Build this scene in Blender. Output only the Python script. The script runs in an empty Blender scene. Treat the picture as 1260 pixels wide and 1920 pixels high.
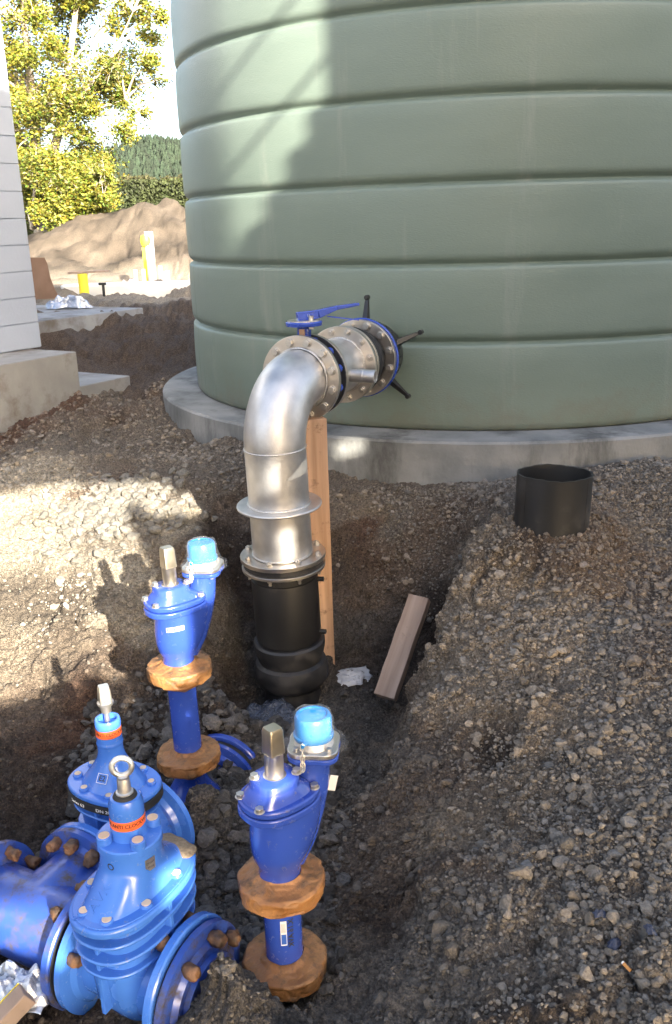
import bpy, bmesh, math, random
import numpy as np
from mathutils import Vector, Matrix
random.seed(7); rng = np.random.default_rng(11)
sc = bpy.context.scene; COL = sc.collection
R = math.radians

# ------------------------------------------------------------------ camera
FPX, PITCH, ROLL = 1700.0, .3071, -.0288          # focal length in photo pixels (1260 x 1920)
_c, _s = math.cos(PITCH), math.sin(PITCH)
FW = np.array([0, _c, -_s]); _U = np.array([0, _s, _c]); _X = np.array([1., 0, 0])
RT = math.cos(ROLL)*_X + math.sin(ROLL)*_U
UP = -math.sin(ROLL)*_X + math.cos(ROLL)*_U
EYE = np.array([0, 0, 1.2])
cam = bpy.data.objects.new('camera', bpy.data.cameras.new('camera')); COL.objects.link(cam)
cam.data.sensor_fit = 'VERTICAL'; cam.data.sensor_height = 36; cam.data.lens = 36*FPX/1920
cam.data.clip_start = .05; cam.data.clip_end = 4000
M = Matrix([list(RT)+[0], list(UP)+[0], list(-FW)+[0], [0, 0, 0, 1]]).transposed(); M.translation = Vector(EYE)
cam.matrix_world = M; sc.camera = cam
# ------------------------------------------------------------------ world, sun, exposure
SUN_L = Vector((-.3986, .8488, -.3474)).normalized()      # travel direction of the sunlight
w = bpy.data.worlds.new("World"); sc.world = w; w.use_nodes = True
nt = w.node_tree; bg = nt.nodes['Background']
sky = nt.nodes.new('ShaderNodeTexSky'); sky.sky_type = 'NISHITA'; sky.sun_disc = False
sky.sun_elevation = math.asin(-SUN_L.z); sky.sun_rotation = math.atan2(-SUN_L.x, -SUN_L.y)
sky.air_density = .8; sky.dust_density = 4.5; sky.ozone_density = .3
nt.links.new(sky.outputs[0], bg.inputs[0]); bg.inputs[1].default_value = .15
sun = bpy.data.objects.new('sun', bpy.data.lights.new('sun', 'SUN')); COL.objects.link(sun)
sun.data.energy = 5.0; sun.data.angle = R(.5); sun.data.color = (1, .93, .8)
sun.rotation_euler = SUN_L.to_track_quat('-Z', 'Y').to_euler()
vs = sc.view_settings; vs.view_transform = 'Standard'; vs.look = 'None'; vs.exposure = 2.28; vs.gamma = 1

# ------------------------------------------------------------------ pixel -> world (used to take measurements off the photograph)
def ray(x, y): return RT*(x-630)/FPX + UP*(960-y)/FPX + FW
def PD(x, y, d): return EYE + ray(x, y)*d
def PZ(x, y, z): r = ray(x, y); return EYE + r*((z-1.2)/r[2])
def PY(x, y, Y): r = ray(x, y); return EYE + r*(Y/r[1])
TC = np.array([1.037, 6.602]); TR = 1.995

# ------------------------------------------------------------------ materials
def lk(t, a, b): t.links.new(a, b)
def mat(name, c1, c2=None, scale=8, rough=.6, rough2=None, metal=0, bump=0, bscale=60, detail=6, dirt=None, dirt_amt=.0,
        dscale=9, dstretch=None, coat=0, stretch=None, spec=.5, attr=None, trans=0):
    m = bpy.data.materials.new(name); m.use_nodes = True; t = m.node_tree; p = t.nodes['Principled BSDF']
    tc = t.nodes.new('ShaderNodeTexCoord'); mp = t.nodes.new('ShaderNodeMapping'); lk(t, tc.outputs['Object'], mp.inputs[0])
    if stretch: mp.inputs['Scale'].default_value = stretch
    n = t.nodes.new('ShaderNodeTexNoise'); n.inputs['Scale'].default_value = scale; n.inputs['Detail'].default_value = detail
    lk(t, mp.outputs[0], n.inputs[0])
    mx = t.nodes.new('ShaderNodeMix'); mx.data_type = 'RGBA'
    mr = t.nodes.new('ShaderNodeMapRange'); mr.inputs[1].default_value = .32; mr.inputs[2].default_value = .68
    lk(t, n.outputs[0], mr.inputs[0]); lk(t, mr.outputs[0], mx.inputs[0])
    c2 = c2 or tuple(min(1, v*1.15) for v in c1)
    mx.inputs[6].default_value = (*c1, 1); mx.inputs[7].default_value = (*c2, 1); out = mx.outputs[2]
    if attr:
        a = t.nodes.new('ShaderNodeAttribute'); a.attribute_name = attr
        ml = t.nodes.new('ShaderNodeMix'); ml.data_type = 'RGBA'; ml.blend_type = 'MULTIPLY'; ml.inputs[0].default_value = 1
        lk(t, out, ml.inputs[6]); lk(t, a.outputs[0], ml.inputs[7]); out = ml.outputs[2]
    rr = t.nodes.new('ShaderNodeMapRange'); rr.inputs[3].default_value = rough; rr.inputs[4].default_value = rough2 if rough2 is not None else min(1, rough*1.25)
    lk(t, n.outputs[0], rr.inputs[0]); ro = rr.outputs[0]
    if dirt:
        d = t.nodes.new('ShaderNodeTexNoise'); d.inputs['Scale'].default_value = dscale; d.inputs['Detail'].default_value = 9; d.inputs['Roughness'].default_value = .7
        dp = t.nodes.new('ShaderNodeMapping'); lk(t, tc.outputs['Object'], dp.inputs[0]); lk(t, dp.outputs[0], d.inputs[0])
        if dstretch: dp.inputs['Scale'].default_value = dstretch
        dm = t.nodes.new('ShaderNodeMapRange'); dm.inputs[1].default_value = .62-dirt_amt*.3; dm.inputs[2].default_value = .74-dirt_amt*.2
        lk(t, d.outputs[0], dm.inputs[0])
        dx = t.nodes.new('ShaderNodeMix'); dx.data_type = 'RGBA'; dx.inputs[7].default_value = (*dirt, 1)
        lk(t, dm.outputs[0], dx.inputs[0]); lk(t, out, dx.inputs[6]); out = dx.outputs[2]
        rx = t.nodes.new('ShaderNodeMix'); rx.data_type = 'FLOAT'; rx.inputs[3].default_value = .9
        lk(t, dm.outputs[0], rx.inputs[0]); lk(t, ro, rx.inputs[2]); ro = rx.outputs[0]
        if metal:
            mm = t.nodes.new('ShaderNodeMath'); mm.operation = 'MULTIPLY_ADD'; mm.inputs[1].default_value = -metal; mm.inputs[2].default_value = metal
            lk(t, dm.outputs[0], mm.inputs[0]); lk(t, mm.outputs[0], p.inputs['Metallic'])
    lk(t, out, p.inputs['Base Color']); lk(t, ro, p.inputs['Roughness'])
    if metal and not dirt: p.inputs['Metallic'].default_value = metal
    p.inputs['Specular IOR Level'].default_value = spec
    p.inputs['Coat Weight'].default_value = coat; p.inputs['Coat Roughness'].default_value = .12
    if trans: p.inputs['Transmission Weight'].default_value = trans
    if bump:
        b = t.nodes.new('ShaderNodeTexNoise'); b.inputs['Scale'].default_value = bscale; b.inputs['Detail'].default_value = 8
        lk(t, mp.outputs[0], b.inputs[0]); bn = t.nodes.new('ShaderNodeBump'); bn.inputs['Distance'].default_value = bump
        lk(t, b.outputs[0], bn.inputs['Height']); lk(t, bn.outputs[0], p.inputs['Normal'])
    return m
SOIL = (.09, .07, .055)
m_tank = mat('tank_plastic', (.140, .182, .148), (.163, .207, .170), 1.6, .34, .55, bump=.0012, bscale=70, dirt=(.21, .24, .20), dirt_amt=.16, dscale=3.0, dstretch=(2.4, 2.4, .22), stretch=(1, 1, 3))
m_conc = mat('concrete', (.165, .170, .165), (.285, .282, .268), 4.5, .85, bump=.004, bscale=40, dirt=(.10, .10, .095), dirt_amt=.5, dscale=2.2, dstretch=(1.6, 1.6, .5))
m_conc2 = mat('concrete_cool', (.27, .265, .255), (.38, .37, .35), 3, .85, bump=.004, bscale=30, dirt=(.17, .14, .11), dirt_amt=.45, dscale=1.8)
m_steel = mat('stainless_steel', (.48, .47, .455), (.70, .685, .665), 9, .34, .58, metal=.95, bump=.0010, bscale=90, detail=12)
m_flange = mat('machined_flange', (.52, .47, .41), (.66, .61, .55), 9, .22, .42, metal=.95, bump=.0002, bscale=200)
m_weld = mat('weld_bead', (.5, .48, .45), (.7, .68, .65), 200, .3, metal=.9, bump=.002, bscale=300)
m_bolt = mat('bolt_steel', (.45, .42, .38), (.62, .58, .52), 60, .3, .5, metal=.9)
m_black = mat('black_plastic', (.009, .009, .010), (.016, .016, .017), 6, .32, .5, bump=.0005, bscale=60, dirt=(.07, .06, .052), dirt_amt=.18, dscale=7)
m_blackd = mat('dusty_black_plastic', (.010, .010, .011), (.020, .020, .022), 5, .35, .6, bump=.001, bscale=40, dirt=(.055, .05, .047), dirt_amt=.4, dscale=9, stretch=(1, 1, .25))
m_rubber = mat('black_rubber', (.012, .012, .012), (.02, .02, .02), 20, .6)
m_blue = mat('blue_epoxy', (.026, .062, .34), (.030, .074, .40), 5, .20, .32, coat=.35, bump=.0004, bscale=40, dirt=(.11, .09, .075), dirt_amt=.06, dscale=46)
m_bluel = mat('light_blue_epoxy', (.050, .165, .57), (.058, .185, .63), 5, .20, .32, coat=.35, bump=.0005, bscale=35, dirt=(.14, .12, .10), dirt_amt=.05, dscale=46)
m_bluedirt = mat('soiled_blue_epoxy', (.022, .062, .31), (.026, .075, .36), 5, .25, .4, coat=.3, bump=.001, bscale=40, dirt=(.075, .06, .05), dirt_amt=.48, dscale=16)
m_cap = mat('cap_blue', (.008, .15, .40), (.010, .175, .46), 12, .25)
m_bronze = mat('stem_bronze', (.46, .40, .30), (.6, .54, .44), 25, .25, .45, metal=.95)
m_alloy = mat('stem_alloy', (.62, .58, .50), (.78, .74, .66), 40, .22, .4, metal=.9)
m_tape = mat('petrolatum_tape', (.19, .080, .024), (.34, .165, .058), 16, .34, .6, bump=.012, bscale=26, dirt=(.09, .06, .04), dirt_amt=.28, dscale=24)
m_rust = mat('waxy_brown_nut', (.05, .03, .018), (.20, .10, .045), 35, .5, bump=.006, bscale=60)
m_wood = mat('raw_timber', (.30, .17, .095), (.58, .37, .235), 22, .7, bump=.002, bscale=70, stretch=(1, 1, .06), dirt=(.13, .075, .045), dirt_amt=.22, dscale=13)
m_woodg = mat('weathered_timber', (.27, .2, .155), (.36, .27, .215), 9, .8, bump=.002, bscale=60, stretch=(1, .06, 1), dirt=(.14, .1, .08), dirt_amt=.25, dscale=12)
m_white = mat('white_plastic', (.78, .78, .76), (.85, .85, .82), 10, .45)
m_paper = mat('sticker_white', (.72, .72, .72), (.78, .78, .78), 10, .4)
m_yellow = mat('yellow_plastic', (.75, .62, .03), (.8, .68, .05), 10, .45)
m_orange = mat('orange_tape', (.80, .13, .03), (.85, .16, .04), 10, .4)
m_ink = mat('black_ink', (.01, .01, .01), None, 10, .5)
m_inkw = mat('white_ink', (.75, .75, .72), None, 10, .5)
m_inkb = mat('blue_ink', (.02, .09, .4), None, 10, .5)
m_wall = mat('painted_block', (.39, .435, .52), (.43, .475, .56), 3, .75, bump=.0015, bscale=50)
m_leaf = mat('poplar_leaf', (.085, .095, .010), (.20, .19, .022), 1.5, .5, attr='tint')
m_bark = mat('pale_bark', (.3, .26, .2), (.45, .4, .33), 6, .9, bump=.01, bscale=20)
m_hedge = mat('hedge_leaf', (.018, .029, .008), (.038, .048, .014), 1.2, .7, attr='tint')
m_pine = mat('pine_needles', (.010, .020, .011), (.018, .030, .016), .04, .9, attr='tint')
m_hill = mat('hill_ground', (.012, .02, .011), (.018, .028, .014), .05, .95)
m_ext = mat('fibre_cement', (.3, .3, .29), (.36, .36, .35), 2, .8)
def glassy(name, col, alpha, rough=.12):
    m = bpy.data.materials.new(name); m.use_nodes = True; t = m.node_tree; p = t.nodes['Principled BSDF']
    n = t.nodes.new('ShaderNodeTexNoise'); n.inputs['Scale'].default_value = 45; n.inputs['Detail'].default_value = 4
    r_ = t.nodes.new('ShaderNodeMapRange'); r_.inputs[1].default_value = .4; r_.inputs[2].default_value = .7
    r_.inputs[3].default_value = alpha*.5; r_.inputs[4].default_value = min(1, alpha*2)
    lk(t, n.outputs[0], r_.inputs[0]); lk(t, r_.outputs[0], p.inputs['Alpha'])
    b = t.nodes.new('ShaderNodeBump'); b.inputs['Distance'].default_value = .004; lk(t, n.outputs[0], b.inputs['Height']); lk(t, b.outputs[0], p.inputs['Normal'])
    p.inputs['Base Color'].default_value = (*col, 1); p.inputs['Roughness'].default_value = rough; p.inputs['Specular IOR Level'].default_value = .6
    return m
m_film = glassy('clear_film', (.8, .85, .9), .07, .08)
m_filmd = glassy('dark_film', (.085, .10, .135), .9, .3)
m_filmw = glassy('cloudy_film', (.5, .55, .6), .6, .2)
m_foil = mat('crinkled_film', (.35, .4, .48), (.8, .82, .85), 14, .12, .3, metal=.6, bump=.02, bscale=18)

# ------------------------------------------------------------------ numpy noise
def _h(ix, iy, iz, seed):
    n = (ix.astype(np.int64)*374761393 + iy.astype(np.int64)*668265263 + iz.astype(np.int64)*2147483647 + seed*974711) & 0x7fffffff
    n = ((n ^ (n >> 13))*1274126177) & 0x7fffffff
    return (n ^ (n >> 16)) & 0xffff
def noise3(P, sc_, seed=0):
    Q = P*sc_; I = np.floor(Q); f = Q-I; I = I.astype(np.int64); u = f*f*(3-2*f); r = 0
    for a in (0, 1):
        wx = u[:, 0] if a else 1-u[:, 0]
        for b in (0, 1):
            wy = u[:, 1] if b else 1-u[:, 1]
            for c in (0, 1):
                wz = u[:, 2] if c else 1-u[:, 2]
                r = r + wx*wy*wz*(_h(I[:, 0]+a, I[:, 1]+b, I[:, 2]+c, seed)/65535.)
    return r*2-1
def fbm(P, sc_, oct_=4, gain=.5, seed=0):
    r = 0; a = 1
    for k in range(oct_): r = r + a*noise3(P, sc_*2**k, seed+k*17); a *= gain
    return r
def worley(P, sc_, seed=0):
    Q = P*sc_; I = np.floor(Q).astype(np.int64); best = np.full(len(P), 9.); sec = np.full(len(P), 9.)
    for a in (-1, 0, 1):
        for b in (-1, 0, 1):
            for c in (-1, 0, 1):
                J = I+np.array([a, b, c]); h = [_h(J[:, 0], J[:, 1], J[:, 2], seed+k)/65535. for k in range(3)]
                d = np.sqrt(sum((J[:, k]+h[k]-Q[:, k])**2 for k in range(3)))
                m_ = d < best; sec = np.where(m_, best, np.minimum(sec, d)); best = np.where(m_, d, best)
    return best, sec

# ------------------------------------------------------------------ mesh helpers
class MB:
    def __init__(s): s.v = []; s.f = []
    def add(s, v, f, M_=None):
        o = len(s.v)
        if M_ is not None: v = [tuple(M_ @ Vector(p)) for p in v]
        s.v += [tuple(p) for p in v]; s.f += [tuple(i+o for i in q) for q in f]; return s
    def loft(s, rings, M_=None, cap=True, closed=False):
        n = len(rings[0]); v = [p for r_ in rings for p in r_]; f = []
        K = len(rings)
        for k in range(K if closed else K-1):
            k2 = (k+1) % K
            for i in range(n): f.append((k*n+i, k*n+(i+1) % n, k2*n+(i+1) % n, k2*n+i))
        if cap and not closed: f.append(tuple(range(n))[::-1]); f.append(tuple((K-1)*n+i for i in range(n)))
        return s.add(v, f, M_)
    def lathe(s, prof, M_=None, n=40, cap=True):
        return s.loft([[(r_*math.cos(2*math.pi*i/n), r_*math.sin(2*math.pi*i/n), z) for i in range(n)] for r_, z in prof], M_, cap)
    def ring(s, prof, M_=None, n=40):      # closed profile revolved
        return s.loft([[(r_*math.cos(2*math.pi*i/n), r_*math.sin(2*math.pi*i/n), z) for i in range(n)] for r_, z in prof], M_, False, True)
    def box(s, x0, x1, y0, y1, z0, z1, M_=None):
        v = [(x, y, z) for x in (x0, x1) for y in (y0, y1) for z in (z0, z1)]
        return s.add(v, [(0, 1, 3, 2), (4, 6, 7, 5), (0, 4, 5, 1), (2, 3, 7, 6), (0, 2, 6, 4), (1, 5, 7, 3)], M_)
    def prism(s, poly, z0, z1, M_=None):
        return s.loft([[(x, y, z0) for x, y in poly], [(x, y, z1) for x, y in poly]], M_)
    def tube(s, pts, rad, M_=None, n=12, cap=True, flat=1.0):
        pts = [Vector(p) for p in pts]; rings = []; u = None
        if not hasattr(rad, '__len__'): rad = [rad]*len(pts)
        for i, p in enumerate(pts):
            t = (pts[min(i+1, len(pts)-1)]-pts[max(i-1, 0)]).normalized()
            if u is None: u = t.orthogonal().normalized()
            u = (u - t*u.dot(t)).normalized(); w_ = t.cross(u)
            rings.append([tuple(p+(u*math.cos(a)+w_*math.sin(a)*flat)*rad[i]) for a in [2*math.pi*k/n for k in range(n)]])
        return s.loft(rings, M_, cap)
    def torus(s, R_, r_, M_=None, n=32, m=12, arc=2*math.pi):
        return s.ring([(R_+r_*math.cos(2*math.pi*k/m), r_*math.sin(2*math.pi*k/m)) for k in range(m)], M_, n)
    def build(s, name, m, parent=None, bevel=0, sub=0, angle=35, world=None, segs=2):
        me = bpy.data.meshes.new(name); me.from_pydata(s.v, [], s.f); me.update()
        bm = bmesh.new(); bm.from_mesh(me); bmesh.ops.recalc_face_normals(bm, faces=bm.faces); bm.to_mesh(me); bm.free()
        me.polygons.foreach_set('use_smooth', [True]*len(me.polygons)); me.set_sharp_from_angle(angle=R(angle))
        o = bpy.data.objects.new(name, me); COL.objects.link(o); me.materials.append(m)
        if parent is not None: o.parent = parent
        if bevel:
            b = o.modifiers.new('bevel', 'BEVEL'); b.width = bevel; b.segments = segs; b.limit_method = 'ANGLE'; b.angle_limit = R(40)
        if sub:
            b = o.modifiers.new('sub', 'SUBSURF'); b.levels = b.render_levels = sub
        return o
def T(x, y=0, z=0): return Matrix.Translation((x, y, z))
def RZ(a): return Matrix.Rotation(a, 4, 'Z')
def RX(a): return Matrix.Rotation(a, 4, 'X')
def RY(a): return Matrix.Rotation(a, 4, 'Y')
def along(p, d, up=(0, 0, 1)):            # matrix whose local z runs along d, local y as near up as can be
    z = Vector(d).normalized(); x = Vector(up).cross(z).normalized(); y = z.cross(x)
    m_ = Matrix([list(x)+[0], list(y)+[0], list(z)+[0], [0, 0, 0, 1]]).transposed(); m_.translation = Vector(p); return m_
def circ(r_, n=40, sx=1, sy=1): return [(r_*sx*math.cos(2*math.pi*i/n), r_*sy*math.sin(2*math.pi*i/n)) for i in range(n)]
def sel(a, b, n=48, e=2.5):               # superellipse outline
    o = []
    for i in range(n):
        t = 2*math.pi*i/n; cx, sx = math.cos(t), math.sin(t)
        o.append((a*math.copysign(abs(cx)**(2/e), cx), b*math.copysign(abs(sx)**(2/e), sx)))
    return o
def empty(name, loc=(0, 0, 0), rot=(0, 0, 0)):
    o = bpy.data.objects.new(name, None); COL.objects.link(o); o.location = loc; o.rotation_euler = rot; o.empty_display_size = .1; return o
def tag(o, label=None, cat=None, group=None, kind=None):
    if label: o['label'] = label
    if cat: o['category'] = cat
    if group: o['group'] = group
    if kind: o['kind'] = kind
    return o
def hexbolt(r_=.012, h=.01, washer=True, stud=0):
    b = MB()
    if washer: b.lathe([(r_*1.35, 0), (r_*1.35, .0025)], n=20)
    b.prism([(r_*1.08*math.cos(k*math.pi/3), r_*1.08*math.sin(k*math.pi/3)) for k in range(6)], .0025, h+.0025)
    if stud: b.lathe([(r_*.55, h), (r_*.55, h+stud)], n=12)
    return b
def add_bolts(parent, mats_, pb, mm, name='bolt', bevel=.001):      # one mesh data, many objects
    o0 = None
    for Mx in mats_:
        if o0 is None: o0 = pb.build(name, mm, parent, bevel=bevel); o = o0
        else:
            o = o0.copy(); COL.objects.link(o); o.parent = parent
        o.matrix_local = Mx
def text_geo(txt, size, thick=.0, shear=0, bold=0):
    cu = bpy.data.curves.new('txt', 'FONT'); cu.body = txt; cu.size = size; cu.align_x = 'CENTER'; cu.align_y = 'CENTER'; cu.extrude = thick; cu.shear = shear; cu.offset = bold; cu.resolution_u = 3
    o = bpy.data.objects.new('txt', cu); COL.objects.link(o)
    dg = bpy.context.evaluated_depsgraph_get(); me = bpy.data.meshes.new_from_object(o.evaluated_get(dg))
    v = [tuple(p.co) for p in me.vertices]; f = [tuple(p.vertices) for p in me.polygons]
    bpy.data.objects.remove(o); bpy.data.curves.remove(cu); bpy.data.meshes.remove(me); return v, f
def flat_text(name, txt, size, Mx, m, parent, thick=0, bold=0):
    v, f = text_geo(txt, size, thick, bold=bold); return MB().add(v, f, Mx).build(name, m, parent)
def cyl_text(name, txt, size, rad, z, a0, Mx, m, parent, bold=0):    # text wrapped round a vertical cylinder, centred on angle a0
    v, f = text_geo(txt, size, bold=bold)
    v = [((rad+q)*math.cos(a0+x/rad), (rad+q)*math.sin(a0+x/rad), z+y) for x, y, q in v]
    return MB().add(v, f, Mx).build(name, m, parent)
def cyl_patch(name, rad, z0, z1, a0, a1, Mx, m, parent, n=14):
    v = []; f = []
    for i in range(n+1):
        a = a0+(a1-a0)*i/n; v += [(rad*math.cos(a), rad*math.sin(a), z0), (rad*math.cos(a), rad*math.sin(a), z1)]
    for i in range(n): f.append((2*i, 2*i+2, 2*i+3, 2*i+1))
    return MB().add(v, f, Mx).build(name, m, parent)

# ------------------------------------------------------------------ soil sheet: shape measured off the photograph
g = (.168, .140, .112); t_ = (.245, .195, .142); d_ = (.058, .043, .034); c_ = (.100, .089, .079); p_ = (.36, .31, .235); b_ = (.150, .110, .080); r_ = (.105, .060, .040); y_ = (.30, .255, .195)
CP = []
def cp(x, y, mode, val, col):
    P = PZ(x, y, val) if mode == 'Z' else PY(x, y, val) if mode == 'Y' else PD(x, y, val)
    CP.append((*P, *col))
for a in [  # pit floor
    (640, 1265, 'Z', -.86, c_), (540, 1300, 'Z', -.90, c_), (450, 1340, 'Z', -.86, c_), (420, 1600, 'Z', -.76, c_), (380, 1500, 'Z', -.76, c_), (330, 1500, 'Z', -.78, c_),
    (640, 1420, 'Z', -.80, g), (600, 1560, 'Z', -.75, c_), (440, 1720, 'Z', -.72, c_), (400, 1440, 'Z', -.76, c_), (470, 1500, 'Z', -.74, c_), (500, 1620, 'Z', -.76, c_),
    (560, 1890, 'Z', -.70, g), (450, 1890, 'Z', -.70, c_), (640, 1780, 'Z', -.66, g), (650, 1650, 'Z', -.70, d_), (690, 1530, 'Z', -.70, b_),
    (700, 1330, 'Z', -.82, c_), (370, 1900, 'Z', -.70, c_), (200, 1919, 'Z', -.72, b_), (0, 1900, 'Z', -.76, b_), (30, 1620, 'Z', -.72, d_), (100, 1550, 'Z', -.80, d_), (250, 1560, 'Z', -.82, d_),
    # wall under the slab
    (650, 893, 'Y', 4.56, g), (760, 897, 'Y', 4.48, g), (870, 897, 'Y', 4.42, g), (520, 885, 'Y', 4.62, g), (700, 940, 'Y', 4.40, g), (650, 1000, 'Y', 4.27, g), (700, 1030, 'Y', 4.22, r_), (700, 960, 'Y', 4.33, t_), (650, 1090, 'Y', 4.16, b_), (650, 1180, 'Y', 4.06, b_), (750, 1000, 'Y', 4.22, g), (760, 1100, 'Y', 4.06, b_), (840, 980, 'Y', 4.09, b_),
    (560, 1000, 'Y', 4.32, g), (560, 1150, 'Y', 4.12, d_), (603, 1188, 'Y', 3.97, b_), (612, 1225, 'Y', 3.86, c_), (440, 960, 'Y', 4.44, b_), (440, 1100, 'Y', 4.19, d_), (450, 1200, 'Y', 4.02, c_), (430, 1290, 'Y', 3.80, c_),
    # right mound
    (880, 1005, 'Y', 3.62, t_), (835, 1110, 'Y', 3.42, t_), (795, 1210, 'Y', 3.22, t_), (765, 1310, 'Y', 3.0, t_), (745, 1400, 'Y', 2.82, b_), (740, 1460, 'Y', 2.66, b_), (700, 1600, 'Y', 2.30, b_),
    (1035, 1000, 'Y', 3.42, b_), (1100, 992, 'Y', 3.50, b_), (970, 992, 'Y', 3.47, t_), (1035, 985, 'Y', 3.55, b_), (940, 975, 'Y', 3.58, t_), (940, 930, 'Y', 3.86, g), (1160, 980, 'Y', 3.62, b_), (1170, 1060, 'Y', 3.50, b_), (1240, 1090, 'Y', 3.40, b_), (1250, 1010, 'Y', 3.75, g), (950, 1100, 'Y', 3.32, t_), (950, 1200, 'Y', 3.02, t_), (880, 1250, 'Y', 2.98, t_), (1100, 1200, 'Y', 2.96, g), (1190, 1150, 'Y', 3.16, b_), (1250, 1200, 'Y', 2.9, b_),
    (950, 1350, 'Y', 2.62, t_), (850, 1350, 'Y', 2.75, t_), (950, 1500, 'Y', 2.26, g), (850, 1500, 'Y', 2.36, t_), (950, 1700, 'Y', 1.87, g), (950, 1900, 'Y', 1.57, g), (1200, 1500, 'Z', -.36, g), (1200, 1350, 'Z', -.32, g), (1200, 1900, 'Z', -.42, g), (1200, 1700, 'Z', -.39, g),
    (800, 1650, 'Z', -.53, b_), (760, 1660, 'Z', -.60, d_), (720, 1740, 'Z', -.68, d_), (800, 1900, 'Z', -.52, g), (700, 1900, 'Z', -.60, g), (800, 1770, 'Z', -.55, g),
    (1250, 880, 'Z', .04, g), (1180, 865, 'Z', .03, g), (1080, 872, 'Z', -.01, g), (1000, 880, 'Z', -.04, g), (950, 895, 'Z', -.07, g),
    # left plateau and rim
    (0, 905, 'Z', -.05, p_), (100, 908, 'Z', -.04, p_), (200, 900, 'Z', -.03, b_), (300, 898, 'Z', -.03, g), (400, 905, 'Z', -.04, g), (0, 860, 'Z', -.05, g), (200, 850, 'Z', -.01, g), (330, 830, 'Z', .0, g), (440, 860, 'Z', 0, g), (360, 790, 'Z', .07, g), (420, 820, 'Z', .03, g),
    (0, 832, 'Z', -.10, r_), (90, 778, 'Z', 0.02, r_), (190, 752, 'Z', .05, g), (300, 722, 'Z', .09, b_),
    # sloping sunlit wall on the left
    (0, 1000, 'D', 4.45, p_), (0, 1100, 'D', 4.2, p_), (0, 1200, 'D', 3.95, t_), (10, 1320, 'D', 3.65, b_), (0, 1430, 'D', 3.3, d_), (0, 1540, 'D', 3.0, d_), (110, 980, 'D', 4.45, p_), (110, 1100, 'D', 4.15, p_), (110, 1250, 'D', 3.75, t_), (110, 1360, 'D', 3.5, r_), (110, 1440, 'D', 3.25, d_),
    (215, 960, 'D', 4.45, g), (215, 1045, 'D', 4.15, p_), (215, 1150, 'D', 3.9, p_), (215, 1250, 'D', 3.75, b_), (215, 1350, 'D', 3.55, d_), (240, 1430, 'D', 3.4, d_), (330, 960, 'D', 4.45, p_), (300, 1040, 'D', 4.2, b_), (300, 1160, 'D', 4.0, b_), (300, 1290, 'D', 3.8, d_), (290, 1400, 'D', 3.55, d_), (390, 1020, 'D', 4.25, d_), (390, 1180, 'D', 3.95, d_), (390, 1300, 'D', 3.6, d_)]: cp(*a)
for X, Y, Z, col in [
  (.34, 3.66, -.80, c_), (.45, 3.78, -.72, d_), (.285, 3.42, -.82, c_), (.225, 3.18, -.81, c_), (.18, 2.98, -.79, c_), (.15, 2.78, -.76, g), (.40, 3.55, -.62, b_), (.345, 3.30, -.62, b_), (.29, 3.06, -.66, b_),
  (-.24, 1.70, -.57, c_), (-.14, 1.66, -.62, c_), (-.28, 1.60, -.56, c_), (-.36, 1.56, -.58, c_),  # where no pixel shows the ground
    (-2.6, 6.6, -.3, b_), (-1.5, 6.6, -.25, b_), (-1.0, 7.6, -.05, b_), (-2.0, 8.2, -.2, b_), (-2.6, 9.6, -.02, b_), (-1.6, 9.6, .05, b_), (-4, 8, 0, b_), (-1.2, 12, .2, b_), (-3, 13, .26, y_), (-5, 13, .25, y_), (-4, 16, .25, y_), (-8, 12, .2, y_),
    (0, 20, .25, y_), (-8, 18, .25, y_), (6, 14, .2, b_), (5, 9, .05, b_), (3.6, 6, .05, g), (1, 6.6, 0, g), (3, 3, -.1, g), (2.4, 1.6, -.35, g), (1, .8, -.45, g), (0, .6, -.5, g), (0, -2, -.45, g), (5, -1, -.3, g), (-3, 1.5, -.4, b_), (-2.2, 2.4, -.55, b_), (-1.6, 1.6, -.6, b_),
    (-4, 0, -.4, g), (-5, 5, -.1, b_), (0, -12, -.4, g), (12, 0, 0, b_), (-14, 4, 0, b_), (14, 14, .2, b_), (-1.1, 1.2, -.66, b_), (-.4, 1.0, -.62, g), (0.35, 1.2, -.56, g)]: CP.append((X, Y, Z, *col))
CP = np.array(CP)
def _phi(d2): return np.sqrt(d2+.05**2)
_D = ((CP[:, None, :2]-CP[None, :, :2])**2).sum(2)
_A = _phi(_D); n_ = len(CP)
_S = np.zeros((n_+3, n_+3)); _S[:n_, :n_] = _A - np.eye(n_)*.02; _S[:n_, n_] = 1; _S[:n_, n_+1:] = CP[:, :2]; _S[n_:, :n_] = _S[:n_, n_:].T
_W = np.linalg.solve(_S, np.concatenate([CP[:, 2], np.zeros(3)]))
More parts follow.
